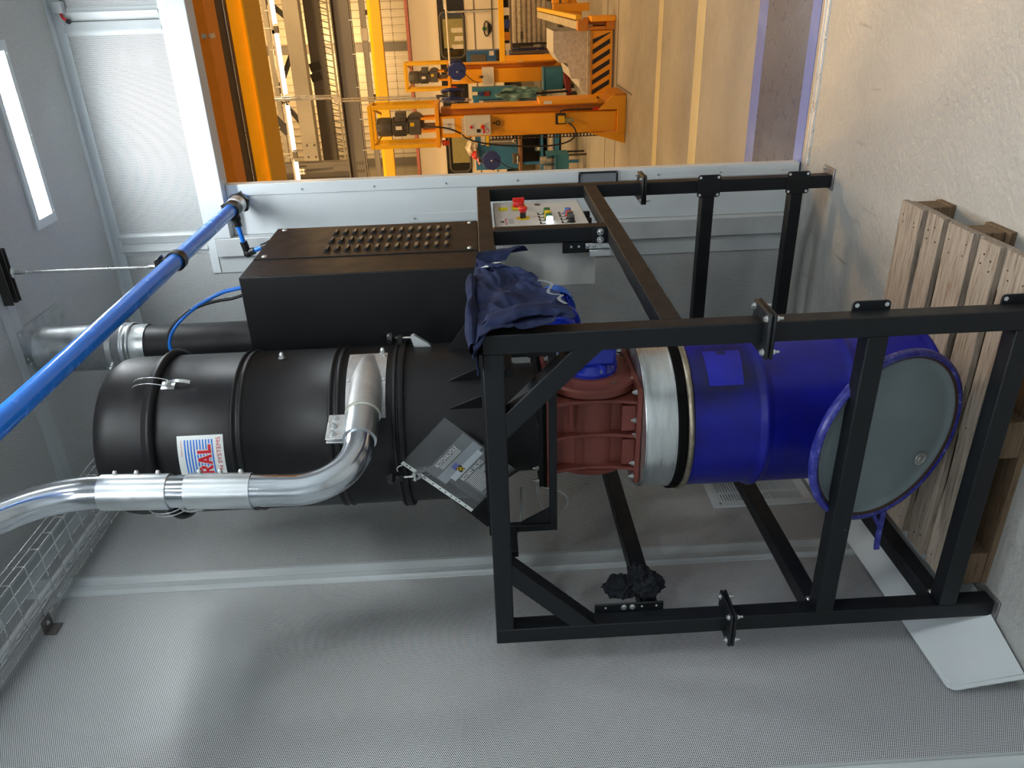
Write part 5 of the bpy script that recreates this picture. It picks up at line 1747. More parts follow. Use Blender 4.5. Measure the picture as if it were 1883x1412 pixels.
g = girder('crane_runway', 'orange crane rail beam highest in the doorway view', 3.9, 4.15, 3.47, 3.80, M_CRNO, 'box')
box('rail_cap', -8.8, 8.8, 3.96, 4.09, 3.80, 3.85, M_STEELB, g)
obj('joint_clip', MB().box(1.735, 1.765, 3.885, 3.90, 3.49, 3.52).box(1.735, 1.765, 3.885, 4.0, 3.462, 3.47), M_ALU, g)
g = girder('conductor_beam', 'near black beam between the orange rail and the yellow crane girder', 4.32, 4.62, 3.52, 3.88, M_STEELB, 'box')
obj('festoon_wire', MB().cyl((-8.8, 4.50, 3.515), (8.8, 4.50, 3.515), 0.004, 6), M_ALU, g)
g = girder('crane_girder', 'large yellow crane box girder across the workshop', 4.9, 5.30, 3.47, 4.05, M_CRN, 'box')
box('girder_flange', -8.8, 8.8, 4.84, 5.36, 3.455, 3.47, M_CRN, g)
g = girder('light_beam', 'pale beige roof beam above the dark lattice beam', 17.9, 18.25, 5.62, 5.98, M_BEIGE2, 'box')
pl = box('end_plate', -1.62, -1.24, 17.89, 17.90, 5.64, 5.90, M_BEIGE2, g)
for x in (-1.57, -1.29):
    for z in (5.68, 5.86):
        obj('plate_bolt', hexbolt(MB(), (x, 17.89, z), (0, -1, 0), 0.02, 0.014), M_STEELD, pl)
g = girder('lattice_beam', 'dark grey lattice beam with cross pieces below the roof', 19.7, 20.0, 5.48, 5.85, M_STEELD, 'box')
box('lower_chord', -8.8, 8.8, 19.72, 19.78, 5.25, 5.29, M_BEIGE2, g)
for k in range(60):
    x = -4.2 + 0.15 * k
    if x > 3.2:
        break
    obj('lacing', MB().bar((x, 19.75, 5.29), (x + 0.06, 19.75, 5.48), 0.02, 0.02, (0, 1, 0)), M_STEELB, g)
for x in (0.05, 0.30):
    obj('splice_plate', MB().obox((x + 0.05, 19.69, 5.75), (1, 0, 0.25), (0, 1, 0), (-0.25, 0, 1), 0.10, 0.012, 0.14), M_STEELB, g)
g = girder('roof_beam', 'deep dark grey structural beam at mid height of the doorway view', 15.85, 16.2, 4.20, 4.58, M_STEELD, 'I', tf=0.025)
for x in (-1.56, -1.62 + 0.0, -1.50):
    pass
mb = MB()
for i in range(3):
    for x in (-1.42, -1.60):
        mb.lathe((x, 16.0 - 0.013, 4.30 + i * 0.06), [(0.02, 0), (0.018, 0.012), (0.01, 0.018), (0, 0.02)], 10, axis=(0, -1, 0))
obj('web_bolt', mb, M_STEELD, g)
obj('wire_run', MB().cyl((-8.8, 15.83, 4.17), (8.8, 15.83, 4.17), 0.007, 6), M_ALU, g)
for x in (1.5, 0.85, 0.2, -0.45, -1.1):
    obj('wire_stud', MB().cyl((x, 15.83, 4.12), (x, 15.83, 4.22), 0.008, 6), M_ALU, g)
g = girder('conduit_trunking', 'thin pale trunking running just below the dark structural beam', 16.3, 16.38, 3.93, 4.05, M_BEIGE2, 'box')
for x in (1.2, -0.7):
    box('trunking_joint', x - 0.12, x + 0.12, 16.28, 16.40, 3.92, 4.06, M_CREAM, g)
g = thing('water_pipe', 'slim cream pipe running across below the trunking', 'pipe', (0, 17.2, 3.86))
obj('pipe_length', MB().cyl((-8.8, 17.2, 3.86), (8.8, 17.2, 3.86), 0.035, 14), M_CREAM, g, smooth=60)
for x in (1.6, -0.15):
    obj('pipe_bracket', MB().box(x - 0.05, x + 0.05, 17.16, 17.24, 3.89, 4.10), M_STEELD, g)
g = thing('yellow_beam', 'bright yellow horizontal beam in front of the beige wall', 'beam', (0, 15, 3.45))
obj('beam_body', MB().prism([(-8.8, 14.93, 3.47), (-8.8, 15.13, 3.47), (-8.8, 15.13, 3.72), (-8.8, 14.98, 3.72), (-8.8, 14.93, 3.66)], (17.6, 0, 0)), M_CRN, g, 0.004)
# dark column at the left edge of the view, with diagonal roof bracing
g = thing('steel_column', 'dark grey steel column rising above the structural beam beside the white leaf', 'column', (-1.52, 16, 4.58))
box('column_web', -1.70, -1.36, 16.0, 16.03, 4.585, 7.55, M_STEELD, g)
box('column_flange', -1.375, -1.345, 15.88, 16.16, 4.585, 7.55, M_STEELD, g)
box('column_flange', -1.715, -1.685, 15.88, 16.16, 4.585, 7.55, M_STEELD, g)
mb = MB().box(-1.62, -1.44, 15.97, 16.0, 5.55, 5.75)
obj('gusset_plate', mb, M_STEELD, g)
obj('rib_bar', MB().prism([Vector((-1.53, 15.96, 5.60)), Vector((-1.51, 15.96, 4.95)), Vector((-1.55, 15.96, 5.60))], (0, 0.03, 0)), M_STEELB, g)
mb = MB()
for a in (-1.57, -1.50):
    for b in (5.62, 5.68):
        hexbolt(mb, (a, 15.97, b), (0, -1, 0), 0.02, 0.015)
obj('gusset_bolt', mb, M_ZINC, g)
for i, (p, q, lb) in enumerate([((0.30, 14.6, 6.15), (-0.42, 14.6, 5.55), 'dark diagonal roof brace crossing the row of tube lamps'),
                                ((2.2, 19.0, 6.9), (1.45, 19.0, 6.1), 'dark diagonal roof brace at the right end of the tube lamps'),
                                ((-0.3, 19.5, 6.75), (0.75, 19.5, 6.2), 'dark diagonal roof brace behind the middle of the tube lamps'),
                                ((-0.2, 18.8, 6.6), (-1.0, 18.8, 6.05), 'dark diagonal roof brace left of the galvanised conduit')]):
    t = thing('roof_brace', lb, 'brace', p)
    v = Vector(q) - Vector(p)
    n = Vector((-v.z, 0, v.x)).normalized() * 0.06
    obj('brace_angle', MB().bar(Vector(p) + n, Vector(q) + n, 0.02, 0.10, (0, 1, 0)).bar(p, q, 0.10, 0.02, (0, 1, 0)), M_STEELB, t)
    obj('end_cleat', MB().obox(q, v, (0, 1, 0), n, 0.09, 0.012, 0.09), M_STEELB, t)
for i, (x, lb) in enumerate(((-2.45, 'left'), (0.62, 'middle'))):
    pass
# row of tube lamps
lt0 = None
for i, (xa, xb) in enumerate([(1.98, 1.56), (1.40, 0.42), (0.22, -0.55), (-0.78, -1.45), (2.55, 2.15)]):
    t = thing('tube_lamp', ['glowing tube lamp cut by the right picture side, above the galvanised conduit', 'long glowing tube lamp second from the right in the hall row', 'glowing tube lamp crossed by the dark diagonal roof brace', 'glowing tube lamp nearest the white door leaf and dark column', 'glowing tube lamp out of sight at the right end of the hall row'][i], 'lamp', ((xa + xb) / 2, 13.0, 5.08), 'tube lamps in a row across the hall')
    obj('lamp_tube', MB().cyl((xa, 13.0, 5.075), (xb, 13.0, 5.075), 0.030, 12), M_TUBEL, t)
    obj('lamp_body', MB().box(xb - 0.16, xa + 0.06, 12.985, 13.06, 5.112, 5.15), M_BEIGE2, t)
    obj('hanger', MB().cyl((xb - 0.07, 13.0, 5.15), (xb - 0.07, 13.0, 7.6), 0.008, 6), M_ALU, t)
    obj('end_box', MB().box(xb - 0.15, xb - 0.04, 12.98, 13.05, 5.04, 5.11), M_STEELD, t)
for i, (x0, x1, y, z, r, mt, lb) in enumerate([(-8.8, 8.8, 17.4, 6.62, 0.025, M_STEELB, 'dark thin roof rail behind the lamps'), (-8.8, 8.8, 17.6, 6.30, 0.05, M_BEIGE2, 'slim pale roof purlin behind the lamps')]):
    t = thing('roof_rail', lb, 'rail', (0, y, z))
    obj('rail_length', MB().box(x0, x1, y - r, y + r, z - r, z + r), mt, t)
    for x in (1.7, 0.9, 0.1, -0.7, -1.5):
        obj('rail_clip', MB().box(x - 0.015, x + 0.015, y - r - 0.02, y + r, z - 0.12, z), M_ALU, t)
# galvanised conduit drop
t = thing('conduit_drop', 'vertical galvanised strut and conduit drop hanging behind the orange columns', 'conduit', (0.73, 9.0, 1.6))
obj('strut', MB().box(0.745, 0.775, 9.0, 9.03, 3.46, 7.6).box(0.785, 0.80, 9.0, 9.03, 3.46, 7.6), M_ZINC, t)
obj('strut_clamp', MB().box(0.70, 0.78, 8.98, 9.02, 3.46, 3.56), M_ALU, t, 0.004)
obj('conduit_pipe', MB().cyl((0.715, 9.02, 1.92), (0.715, 9.02, 3.46), 0.012, 10).cyl((0.745, 9.02, 2.55), (0.745, 9.02, 3.46), 0.009, 10), M_ZINC, t)
obj('perforated_strut', MB().box(0.655, 0.695, 9.0, 9.02, 1.75, 2.62), M_ALU, t)
mb = MB()
for k in range(18):
    mb.box(0.668, 0.682, 8.9985, 9.0, 1.78 + 0.046 * k, 1.80 + 0.046 * k)
obj('strut_slot', mb, M_STEELB, t)
obj('socket_box', MB().box(0.64, 0.71, 8.99, 9.0, 2.50, 2.60), M_STICK, t)

# ------------------------------------------------------------------ RAILWAY CARRIAGE
CYY = 17.0
rc = thing('railway_carriage', 'cream railway carriage body with dark window band standing across the workshop', 'carriage', (0, CYY + 1.3, 0))
box('body_shell', -8.5, 8.5, CYY + 0.02, CYY + 2.6, 1.02, 3.08, M_CREAM, rc, 0.02)
obj('roof', MB().prism([(-8.5, CYY + 0.02, 3.15), (-8.5, CYY + 0.4, 3.17), (-8.5, CYY + 1.3, 3.20), (-8.5, CYY + 2.2, 3.17), (-8.5, CYY + 2.6, 3.15), (-8.5, CYY + 2.6, 3.085), (-8.5, CYY + 0.02, 3.085)], (17, 0, 0)), M_BEIGE2, rc, smooth=50)
box('cantrail_stripe', -8.5, 8.5, CYY - 0.004, CYY + 0.02, 3.085, 3.155, M_PINK, rc)
box('window_band', -8.5, 8.5, CYY + 0.004, CYY + 0.018, 1.86, 2.445, M_DKBAND, rc)


def cwin(xa, xb, z0, z1, curtain, refl):
    # frame as rounded ring
    f = obj('window_frame', MB().tube([Vector((px, CYY - 0.004, pz)) for px, pz in
                                      [(x_ + 0.11 * math.cos(a_), z_ + 0.11 * math.sin(a_)) for x_, z_, a0_ in ((xb - 0.11, z1 - 0.11, 0), (xa + 0.11, z1 - 0.11, PI / 2), (xa + 0.11, z0 + 0.11, PI), (xb - 0.11, z0 + 0.11, 1.5 * PI)) for a_ in [a0_ + PI / 2 * q / 4 for q in range(5)]]], 0.028, 8, closed=True), M_MOTG, rc, smooth=60)
    box('pane', xa + 0.02, xb - 0.02, CYY - 0.002, CYY + 0.003, z0 + 0.02, z1 - 0.02, M_GLASS, f)
    box('inner_frame', xa + 0.20, xb - 0.14, CYY - 0.006, CYY - 0.0025, z0 + 0.02, z1 - 0.06, M_OLIVE, f)
    box('inner_bar', xa + 0.16, xa + 0.20, CYY - 0.007, CYY - 0.002, z0 + 0.02, z1 - 0.08, M_DKBAND, f)
    if curtain:
        obj('curtain', MB().sheet(lambda u, v: Vector((xa + 0.18 + (xb - xa - 0.5) * u, CYY - 0.008 - 0.01 * math.sin(16 * u), z0 + 0.03 + (z1 - z0 - 0.26) * v * (0.85 + 0.15 * math.sin(9 * u)))), 20, 6), M_BAG, f, smooth=70)


cwin(0.63, 1.56, 1.88, 2.40, True, True)
cwin(-1.88, -0.72, 1.88, 2.36, False, True)
cwin(2.9, 4.0, 1.88, 2.40, False, False)
cwin(-4.4, -3.3, 1.88, 2.38, False, False)
for a in (0.735, 1.585):
    box('door_seam', a - 0.006, a + 0.006, CYY + 0.012, CYY + 0.0195, 1.10, 1.855, M_STEELB, rc)
box('door_rail', -8.5, 8.5, CYY - 0.001, CYY + 0.018, 1.64, 1.655, M_STEELD, rc)
box('sole_bar', -8.5, 8.5, CYY - 0.02, CYY + 0.02, 1.255, 1.262, M_STEELB, rc)
gh = obj('grab_handle', MB().tube(arc((1.20, CYY - 0.03, 1.40), Vector((1, 0, 0)), Vector((0, 0, -1)), 0.0, 0, 0.1, 1) if False else [Vector((1.20 + 0.15 * math.cos(a) * (1.0 if True else 0), CYY - 0.04, 1.385 + 0.055 * math.sin(a))) for a in [2 * PI * k / 24 for k in range(24)]], 0.014, 8, closed=True), M_BLKPL, rc, smooth=60, label='black oval grab handle')
obj('handle_plate', MB().prism([Vector((1.06, CYY - 0.02, 1.36)), Vector((1.34, CYY - 0.02, 1.36)), Vector((1.28, CYY - 0.02, 1.29)), Vector((1.20, CYY - 0.02, 1.265)), Vector((1.12, CYY - 0.02, 1.29))], (0, 0.03, 0)), M_BLKPL, gh)
obj('handle_button', MB().cyl((1.20, CYY - 0.05, 1.43), (1.20, CYY, 1.43), 0.045, 18), M_GRN, gh)
box('under_panel', -8.5, 8.5, CYY + 0.3, CYY + 2.3, 0.62, 1.018, M_STEELB, rc)
for x in (-6.6, -4.6, 4.9, 6.9):
    obj('wheel', MB().cyl((x, CYY + 0.50, 0.44), (x, CYY + 0.63, 0.44), 0.44, 28), M_STEELD, rc)
    obj('axle_box', MB().box(x - 0.2, x + 0.2, CYY + 0.3, CYY + 0.49, 0.33, 0.61), M_STEELB, rc)
    obj('wheel', MB().cyl((x, CYY + 1.95, 0.44), (x, CYY + 2.08, 0.44), 0.44, 28), M_STEELD, rc)
mb = MB()
for xa, z in ((1.62, 2.55), (1.60, 2.30)):
    pass
obj('gutter_pipe', MB().tube([(2.0, CYY - 0.05, 2.30), (1.62, CYY - 0.05, 2.28), (1.56, CYY - 0.05, 2.20), (1.56, CYY - 0.05, 1.3)], 0.022, 8), M_ALU, rc, smooth=60)

# ------------------------------------------------------------------ LIFTING COLUMNS
def jack(label, full):
    J = thing('lifting_column', label, 'lifting column', (0.58, 7.6, 0), 'orange lifting columns')
    x0, x1, y0, y1 = 0.475, 0.705, 7.30, 7.70
    box('column_body', x0, x1, y0, y1, 0.10, 2.115, M_ORA, J, 0.01)
    box('guide_rail', x1 + 0.002, x1 + 0.075, y0 + 0.10, y1 - 0.08, 0.10, 2.10, M_ORAD, J, 0.004)
    box('guide_lip', x1 + 0.076, x1 + 0.094, y0 + 0.04, y1 - 0.04, 0.10, 1.98, M_ORA, J)
    sl = box('carriage_sleeve', x1 + 0.095, x1 + 0.135, y0 - 0.02, y1, 0.32, 0.98, M_ORA, J, 0.004)
    box('sleeve_label', x1 + 0.098, x1 + 0.132, y0 - 0.022, y0 - 0.0203, 0.84, 0.93, M_PAPER, sl)
    box('base_plate', x0 - 0.015, x1 + 0.09, y0 - 0.04, y1 + 0.05, 0.0, 0.10, M_ORA, J, 0.008)
    obj('foot_gusset', MB().prism([Vector((x0 - 0.001, y0 - 0.03, 0.005)), Vector((x0 - 0.001, y0 - 0.03, 0.42)), Vector((x0 - 0.13, y0 - 0.03, 0.005))], (0, 0.03, 0)), M_ORA, J)
    obj('foot_gusset', MB().prism([Vector((x1 + 0.02, y0 - 0.045, 0.005)), Vector((x1 + 0.02, y0 - 0.045, 0.32)), Vector((x1 + 0.165, y0 - 0.045, 0.16)), Vector((x1 + 0.165, y0 - 0.045, 0.005))], (0, 0.02, 0)), M_ORA, J)
    obj('foot_arm', MB().prism([Vector((x1 + 0.095, y0 - 0.02, 0.001)), Vector((x1 + 0.095, y0 - 0.02, 0.24)), Vector((x1 + 0.185, y0 - 0.02, 0.10)), Vector((x1 + 0.185, y0 - 0.02, 0.001))], (0, 0.55, 0)), M_ORAD, J)
    box('top_plate', 0.37, 0.845, y0 - 0.02, y1 + 0.02, 2.118, 2.165, M_ORA, J, 0.004)
    for (a, b) in ((0.545, y0 + 0.05), (0.685, y0 + 0.05), (0.545, y0 + 0.25), (0.685, y0 + 0.25)):
        obj('motor_leg', MB().box(a - 0.012, a + 0.012, b, b + 0.03, 2.166, 2.33), M_ORA, J)
    # guard cage
    t = 0.045
    for yy in (y0 + 0.02, y1 - 0.06):
        box('guard_bar', 0.372, 0.372 + t, yy, yy + t, 2.17, 2.875, M_YELF, J, 0.004)
        box('guard_bar', 0.80, 0.80 + t, yy, yy + t, 2.17, 2.875, M_YELF, J, 0.004)
        box('guard_bar', 0.372, 0.845, yy, yy + t, 2.877, 2.92, M_YELF, J, 0.004)
    for xx in (0.372, 0.80):
        box('guard_bar', xx, xx + t, y0 + 0.066, y1 - 0.062, 2.878, 2.918, M_YELF, J, 0.004)
    for xx, sg in ((0.43, 1), (0.79, -1)):
        obj('guard_strap', MB().bar((xx - 0.01 * sg, y0 + 0.07, 2.86), (xx + 0.07 * sg, y1 - 0.07, 2.80), 0.03, 0.008, (0, 0, 1)), M_YELF, J)
    # geared motor standing on end
    mxx, myy = 0.595, y0 + 0.16
    m = obj('motor', MB().lathe((mxx, myy, 0), [(0.09, 2.50), (0.095, 2.51), (0.095, 2.665), (0.085, 2.668), (0.10, 2.672), (0.105, 2.68), (0.105, 2.80), (0.095, 2.835), (0.06, 2.85), (0, 2.852)], 32), M_MOTG, J, smooth=35, label='dark grey geared motor')
    for k in range(20):
        a = 2 * PI * k / 20
        obj('fin', MB().obox((mxx + 0.10 * math.cos(a), myy + 0.10 * math.sin(a), 2.585), (0, 0, 1), (math.cos(a), math.sin(a), 0), (-math.sin(a), math.cos(a), 0), 0.07, 0.009, 0.003), M_MOTG, m)
    obj('terminal_box', MB().box(mxx + 0.07, mxx + 0.165, myy - 0.09, myy + 0.04, 2.50, 2.62), M_MOTG, m, 0.006)
    mb = MB()
    for (a, b) in ((0.10, 2.525), (0.10, 2.56), (0.14, 2.53)):
        mb.cyl((mxx + a, myy - 0.092, b), (mxx + a, myy - 0.09, b), 0.012, 12)
    obj('knockout', mb, M_STEELB, m)
    obj('rating_plate', MB().box(mxx - 0.02, mxx + 0.02, myy - 0.122, myy - 0.110, 2.55, 2.62), M_PAPER, m)
    g_ = obj('gear_unit', MB().lathe((mxx, myy, 0), [(0.075, 2.47), (0.09, 2.48), (0.09, 2.50)], 24).box(mxx - 0.085, mxx + 0.085, myy - 0.09, myy + 0.09, 2.34, 2.47).cyl((mxx + 0.05, myy - 0.05, 2.40), (mxx + 0.05, myy + 0.09, 2.40), 0.10, 24), M_MOTG, J, 0.004)
    obj('gear_label', MB().box(mxx + 0.01, mxx + 0.05, myy - 0.093, myy - 0.0905, 2.41, 2.455), M_YEL, g_)
    obj('drive_shaft', MB().cyl((mxx, myy, 2.166), (mxx, myy, 2.34), 0.03, 16), M_STEELD, g_)
    # name plate
    npz = box('number_plate', 0.525, 0.685, y0 - 0.004, y0 - 0.0005, 1.945, 2.08, M_PAPER, J, label='white plate lettered V3' if full else 'white plate with a letter V')
    flat_text('plate_text', 'V3' if full else 'V', 0.06, (0.575 if full else 0.59, y0 - 0.0047, 1.985), (1, 0, 0), (0, 0, 1), M_INKK, npz, width=0.055 if full else None)
    obj('beacon', MB().lathe((0.415, y0 + 0.03, 0), [(0.0, 2.02), (0.028, 2.02), (0.028, 2.055), (0.033, 2.058), (0.030, 2.10), (0.0, 2.105)], 18), M_ORB, J, smooth=40, label='orange beacon')
    obj('motor_cable', MB().tube(bez((mxx + 0.0, y0 + 0.02, 2.30), (mxx + 0.02, y0 - 0.05, 2.10), (mxx + 0.0, y0 - 0.06, 2.0), (0.52, y0 - 0.03, 1.88), 16) if full else bez((mxx, y0 + 0.02, 2.30), (mxx, y0 - 0.04, 2.22), (mxx + 0.02, y0 - 0.04, 2.15), (0.66, y0 - 0.02, 2.12), 10), 0.009, 8), M_BLKPL, J, smooth=60)
    return J


J1 = jack('nearer orange lifting column marked V3 with a grey control box', True)
J2 = jack('farther orange lifting column carrying a clipboard sheet behind the chequer plate ramp', False)
J2.location = Vector(J2.location) + Vector((0.035, 5.35, 0.0))
# items only on the nearer column
cbx = thing('control_box', 'pale grey control box with red lamp and stop button on the nearer orange column', 'control box', (0.605, 7.28, 1.54))
box('box_body', 0.505, 0.715, 7.19, 7.298, 1.54, 1.835, M_CAB, cbx, 0.005)
obj('red_lamp', MB().cyl((0.60, 7.189, 1.76), (0.60, 7.17, 1.76), 0.016, 14), M_REDP, cbx)
e_ = obj('stop_button', MB().cyl((0.60, 7.189, 1.635), (0.60, 7.183, 1.635), 0.024, 16), M_YEL, cbx)
obj('stop_head', MB().cyl((0.60, 7.183, 1.63), (0.60, 7.155, 1.63), 0.021, 16), M_REDP, e_)
obj('rocker', MB().box(0.54, 0.575, 7.18, 7.189, 1.66, 1.70), M_BLKPL, cbx)
obj('red_sign', MB().box(0.525, 0.575, 7.188, 7.189, 1.612, 1.63), M_INKR, cbx)
obj('round_sign', MB().tube(arc((0.55, 7.188, 1.585), Vector((1, 0, 0)), Vector((0, 0, 1)), 0.02, 0, 2 * PI, 16), 0.003, 6), M_INKR, cbx)
mb = MB()
for k in range(7):
    mb.cyl((0.53 + 0.026 * k, 7.24, 1.835), (0.53 + 0.026 * k, 7.24, 1.87), 0.010, 10)
obj('cable_gland', mb, M_GREYP, cbx)
tag(obj('eye_hook', MB().cyl((0.62, 7.30, 1.50), (0.62, 7.285, 1.50), 0.012, 10).tube(arc((0.62, 7.285, 1.455), Vector((1, 0, 0)), Vector((0, 0, 1)), 0.022, 0, 2 * PI, 14), 0.006, 8).bar((0.62, 7.288, 1.52), (0.62, 7.288, 1.47), 0.01, 0.01), M_STEELB), 'small black ring hook below the grey control box', 'hook')
ec = thing('energy_chain', 'black cable chain hanging down the left edge of the nearer orange column', 'cable chain', (0.44, 7.4, 0.24))
lk = None
for k in range(33):
    z = 0.27 + 0.039 * k
    if lk is None:
        mb = MB()
        mb.box(0.423, 0.429, 7.36, 7.40, 0.252, 0.287).box(0.457, 0.463, 7.36, 7.40, 0.252, 0.287).box(0.429, 0.457, 7.36, 7.365, 0.262, 0.277)
        lk = obj('chain_link', mb, M_BLKPL, ec)
    else:
        c = lk.copy()
        COL.objects.link(c)
        c.parent = ec
        c.location = (0, 0, 0.039 * k)
obj('chain_end', MB().lathe((0.443, 7.38, 0.245), [(0.0, -0.02), (0.02, -0.02), (0.02, 0.02), (0, 0.02)], 14, axis=(1, 0, 0)), M_BLKPL, ec)
tag(obj('power_cable', MB().tube(bez((0.52, 7.20, 1.87), (0.42, 7.12, 1.80), (0.37, 7.15, 1.3), (0.36, 7.2, 0.95), 20) + bez((0.36, 7.2, 0.95), (0.36, 7.2, 0.55), (0.50, 7.2, 0.50), (0.60, 7.26, 0.66), 16)[1:], 0.009, 8), M_BLKPL, smooth=60), 'black cable sagging beside the nearer orange column', 'cable')
rg_ = thing('air_regulator', 'small pneumatic regulator with tubing on the lower part of the nearer column', 'regulator', (0.64, 7.25, 0.6))
obj('regulator_body', MB().box(0.60, 0.675, 7.22, 7.298, 0.70, 0.77), M_YELF, rg_, 0.004)
obj('regulator_bracket', MB().box(0.58, 0.70, 7.285, 7.299, 0.685, 0.80), M_STEELB, rg_)
obj('bowl', MB().cyl((0.625, 7.25, 0.60), (0.625, 7.25, 0.70), 0.028, 16), M_OLIVE, rg_)
obj('air_line', MB().tube(bez((0.70, 7.25, 0.75), (0.74, 7.25, 0.76), (0.74, 7.26, 0.70), (0.735, 7.28, 0.55), 10) + [Vector((0.735, 7.28, 0.05))], 0.008, 8), M_STEELB, rg_, smooth=60)
obj('red_joint', MB().cyl((0.735, 7.28, 0.30), (0.735, 7.28, 0.38), 0.014, 12), M_REDP, rg_)
obj('line_clip', MB().box(0.72, 0.75, 7.27, 7.299, 0.20, 0.22).box(0.72, 0.75, 7.27, 7.299, 0.53, 0.55), M_STEELB, rg_)
# clipboard on the farther column
cb_ = thing('clipboard', 'white instruction sheets clipped to the farther orange column', 'paper', (0.64, 12.6, 1.36))
box('sheet', 0.48, 0.775, 12.585, 12.60, 1.36, 1.565, M_PAPER, cb_)
mb = MB()
for k in range(9):
    mb.box(0.50, 0.75 - 0.05 * (k % 3), 12.5835, 12.585, 1.535 - 0.018 * k, 1.54 - 0.018 * k)
obj('print_line', mb, M_GREYP, cb_)
obj('clip', MB().box(0.60, 0.64, 12.575, 12.588, 1.55, 1.60).tube(arc((0.62, 12.58, 1.605), Vector((1, 0, 0)), Vector((0, 0, 1)), 0.02, 0, PI, 8), 0.005, 6), M_STEELB, cb_)

# hazard striped lifting beam with end frame
hz = thing('lifting_beam', 'orange lifting beam with black hazard stripes beside the nearer column foot', 'beam', (1.08, 8.3, 0))
box('beam_face', 0.80, 1.50, 8.20, 8.32, 0.02, 0.285, M_ORA, hz, 0.006)
box('beam_face', 0.66, 0.80, 8.20, 8.32, 0.02, 0.285, M_ORA, hz, 0.006)
box('beam_lip', 0.66, 1.50, 8.17, 8.20, 0.287, 0.325, M_DIRTW, hz, 0.003)
for k in range(8):
    x = 0.66 + 0.115 * k
    a, b = x, x + 0.055
    z0, z1 = 0.05, 0.26
    sh = -0.12
    a, b = a + 0.12, b + 0.12
    q = [(a, z0), (b, z0), (b + sh, z1), (a + sh, z1)]
    if k == 7:
        q = [(1.40, z1), (1.48, z1), (1.48, 0.15)]
        continue
    q = [(min(1.48, px), pz) for px, pz in q]
    obj('hazard_stripe', MB().prism([Vector((px, 8.199, pz)) for px, pz in q], (0, -0.0015, 0)), M_INKK, hz)
obj('end_bracket', MB().box(1.505, 1.60, 8.17, 8.36, 0.0, 0.10).box(1.505, 1.545, 8.17, 8.36, 0.105, 0.30).box(1.505, 1.60, 8.34, 8.36, 0.10, 0.24), M_ORAD, hz, 0.005)
obj('end_bracket', MB().box(1.60, 1.66, 8.10, 8.40, 0.0, 0.30), M_ORA, hz, 0.01)
obj('coupling_pin', MB().cyl((0.64, 8.15, 0.27), (0.64, 8.15, 0.38), 0.035, 14).bar((0.56, 8.15, 0.30), (0.72, 8.15, 0.33), 0.03, 0.03), M_BLKPL, hz, label='black coupling pin')
rl = thing('grimy_rail', 'grimy off-white rail bar lying from the striped beam back into the hall', 'rail', (1.62, 9.5, 0.3))
obj('rail_bar', MB().bar((1.56, 8.25, 0.40), (1.60, 11.5, 0.62), 0.09, 0.11), M_DIRTW, rl, 0.006)
obj('rail_bar', MB().bar((1.645, 8.3, 0.42), (1.68, 11.5, 0.64), 0.05, 0.07), M_YELF, rl, 0.004)
obj('rail_end', MB().box(1.50, 1.62, 8.16, 8.26, 0.32, 0.45), M_ORAD, rl, 0.01)
box('rail_leg', 1.56, 1.64, 8.26, 8.34, 0.001, 0.36, M_ORAD, rl)
box('rail_leg', 1.56, 1.64, 11.3, 11.38, 0.001, 0.55, M_ORAD, rl)

# chequer plate stepped ramp
ra = thing('step_ramp', 'stepped aluminium chequer plate ramp behind the striped beam', 'ramp', (1.05, 9.6, 0))
st_ = [(0.67, 0.0), (0.67, 0.20), (0.76, 0.29), (0.87, 0.29), (0.87, 0.40), (1.01, 0.44), (1.065, 0.445), (1.075, 0.56), (1.20, 0.64), (1.46, 0.64), (1.46, 0.0)]
obj('side_plate', MB().prism([Vector((x, 9.2, z)) for x, z in st_], (0, 0.02, 0)), M_CHEQ, ra)
obj('side_plate', MB().prism([Vector((x, 10.2, z)) for x, z in st_], (0, 0.02, 0)), M_CHEQ, ra)
obj('tread', MB().prism([Vector((1.20, 9.222, 0.64)), Vector((1.46, 9.222, 0.64)), Vector((1.46, 10.198, 0.64)), Vector((1.20, 10.198, 0.64))], (0, 0, -0.02)), M_CHEQ, ra)
for (xa, za), (xb, zb) in (((0.67, 0.20), (0.76, 0.29)), ((0.76, 0.29), (0.87, 0.29)), ((0.87, 0.40), (1.01, 0.44)), ((1.075, 0.56), (1.20, 0.64))):
    obj('tread', MB().prism([Vector((xa, 9.222, za)), Vector((xb, 9.222, zb)), Vector((xb, 10.198, zb)), Vector((xa, 10.198, za))], (0, 0, -0.012)), M_CHEQ, ra)
obj('edge_strip', MB().box(0.67, 1.46, 9.17, 9.198, 0.155, 0.175), M_STEELB, ra)
obj('tow_tube', MB().cyl((0.60, 9.3, 0.14), (0.68, 9.3, 0.17), 0.02, 10), M_ZINC, ra)

# orange portal frame, right
pf = thing('portal_frame', 'orange steel portal frame standing at the right of the chequer plate ramp', 'frame', (1.8, 10.5, 0))
box('portal_post', 1.66, 1.76, 10.45, 10.6, 0.0, 0.52, M_ORA, pf, 0.006)
box('portal_beam', 1.765, 3.2, 10.45, 10.6, 0.30, 0.39, M_ORA, pf, 0.006)
box('portal_beam', 1.765, 3.2, 10.45, 10.6, 0.43, 0.53, M_ORA, pf, 0.006)
obj('portal_gusset', MB().prism([Vector((1.762, 10.5, 0.295)), Vector((1.95, 10.5, 0.295)), Vector((1.762, 10.5, 0.16))], (0, 0.03, 0)), M_ORA, pf)
box('portal_post', 3.1, 3.195, 10.45, 10.6, 0.0, 0.295, M_ORA, pf, 0.006)
pj = thing('yellow_rail', 'yellow guard rail in front of the cream carriage', 'rail', (1.2, 12.0, 0))
box('rail_bar', 0.90, 3.2, 12.0, 12.06, 1.175, 1.265, M_CRN, pj, 0.005)
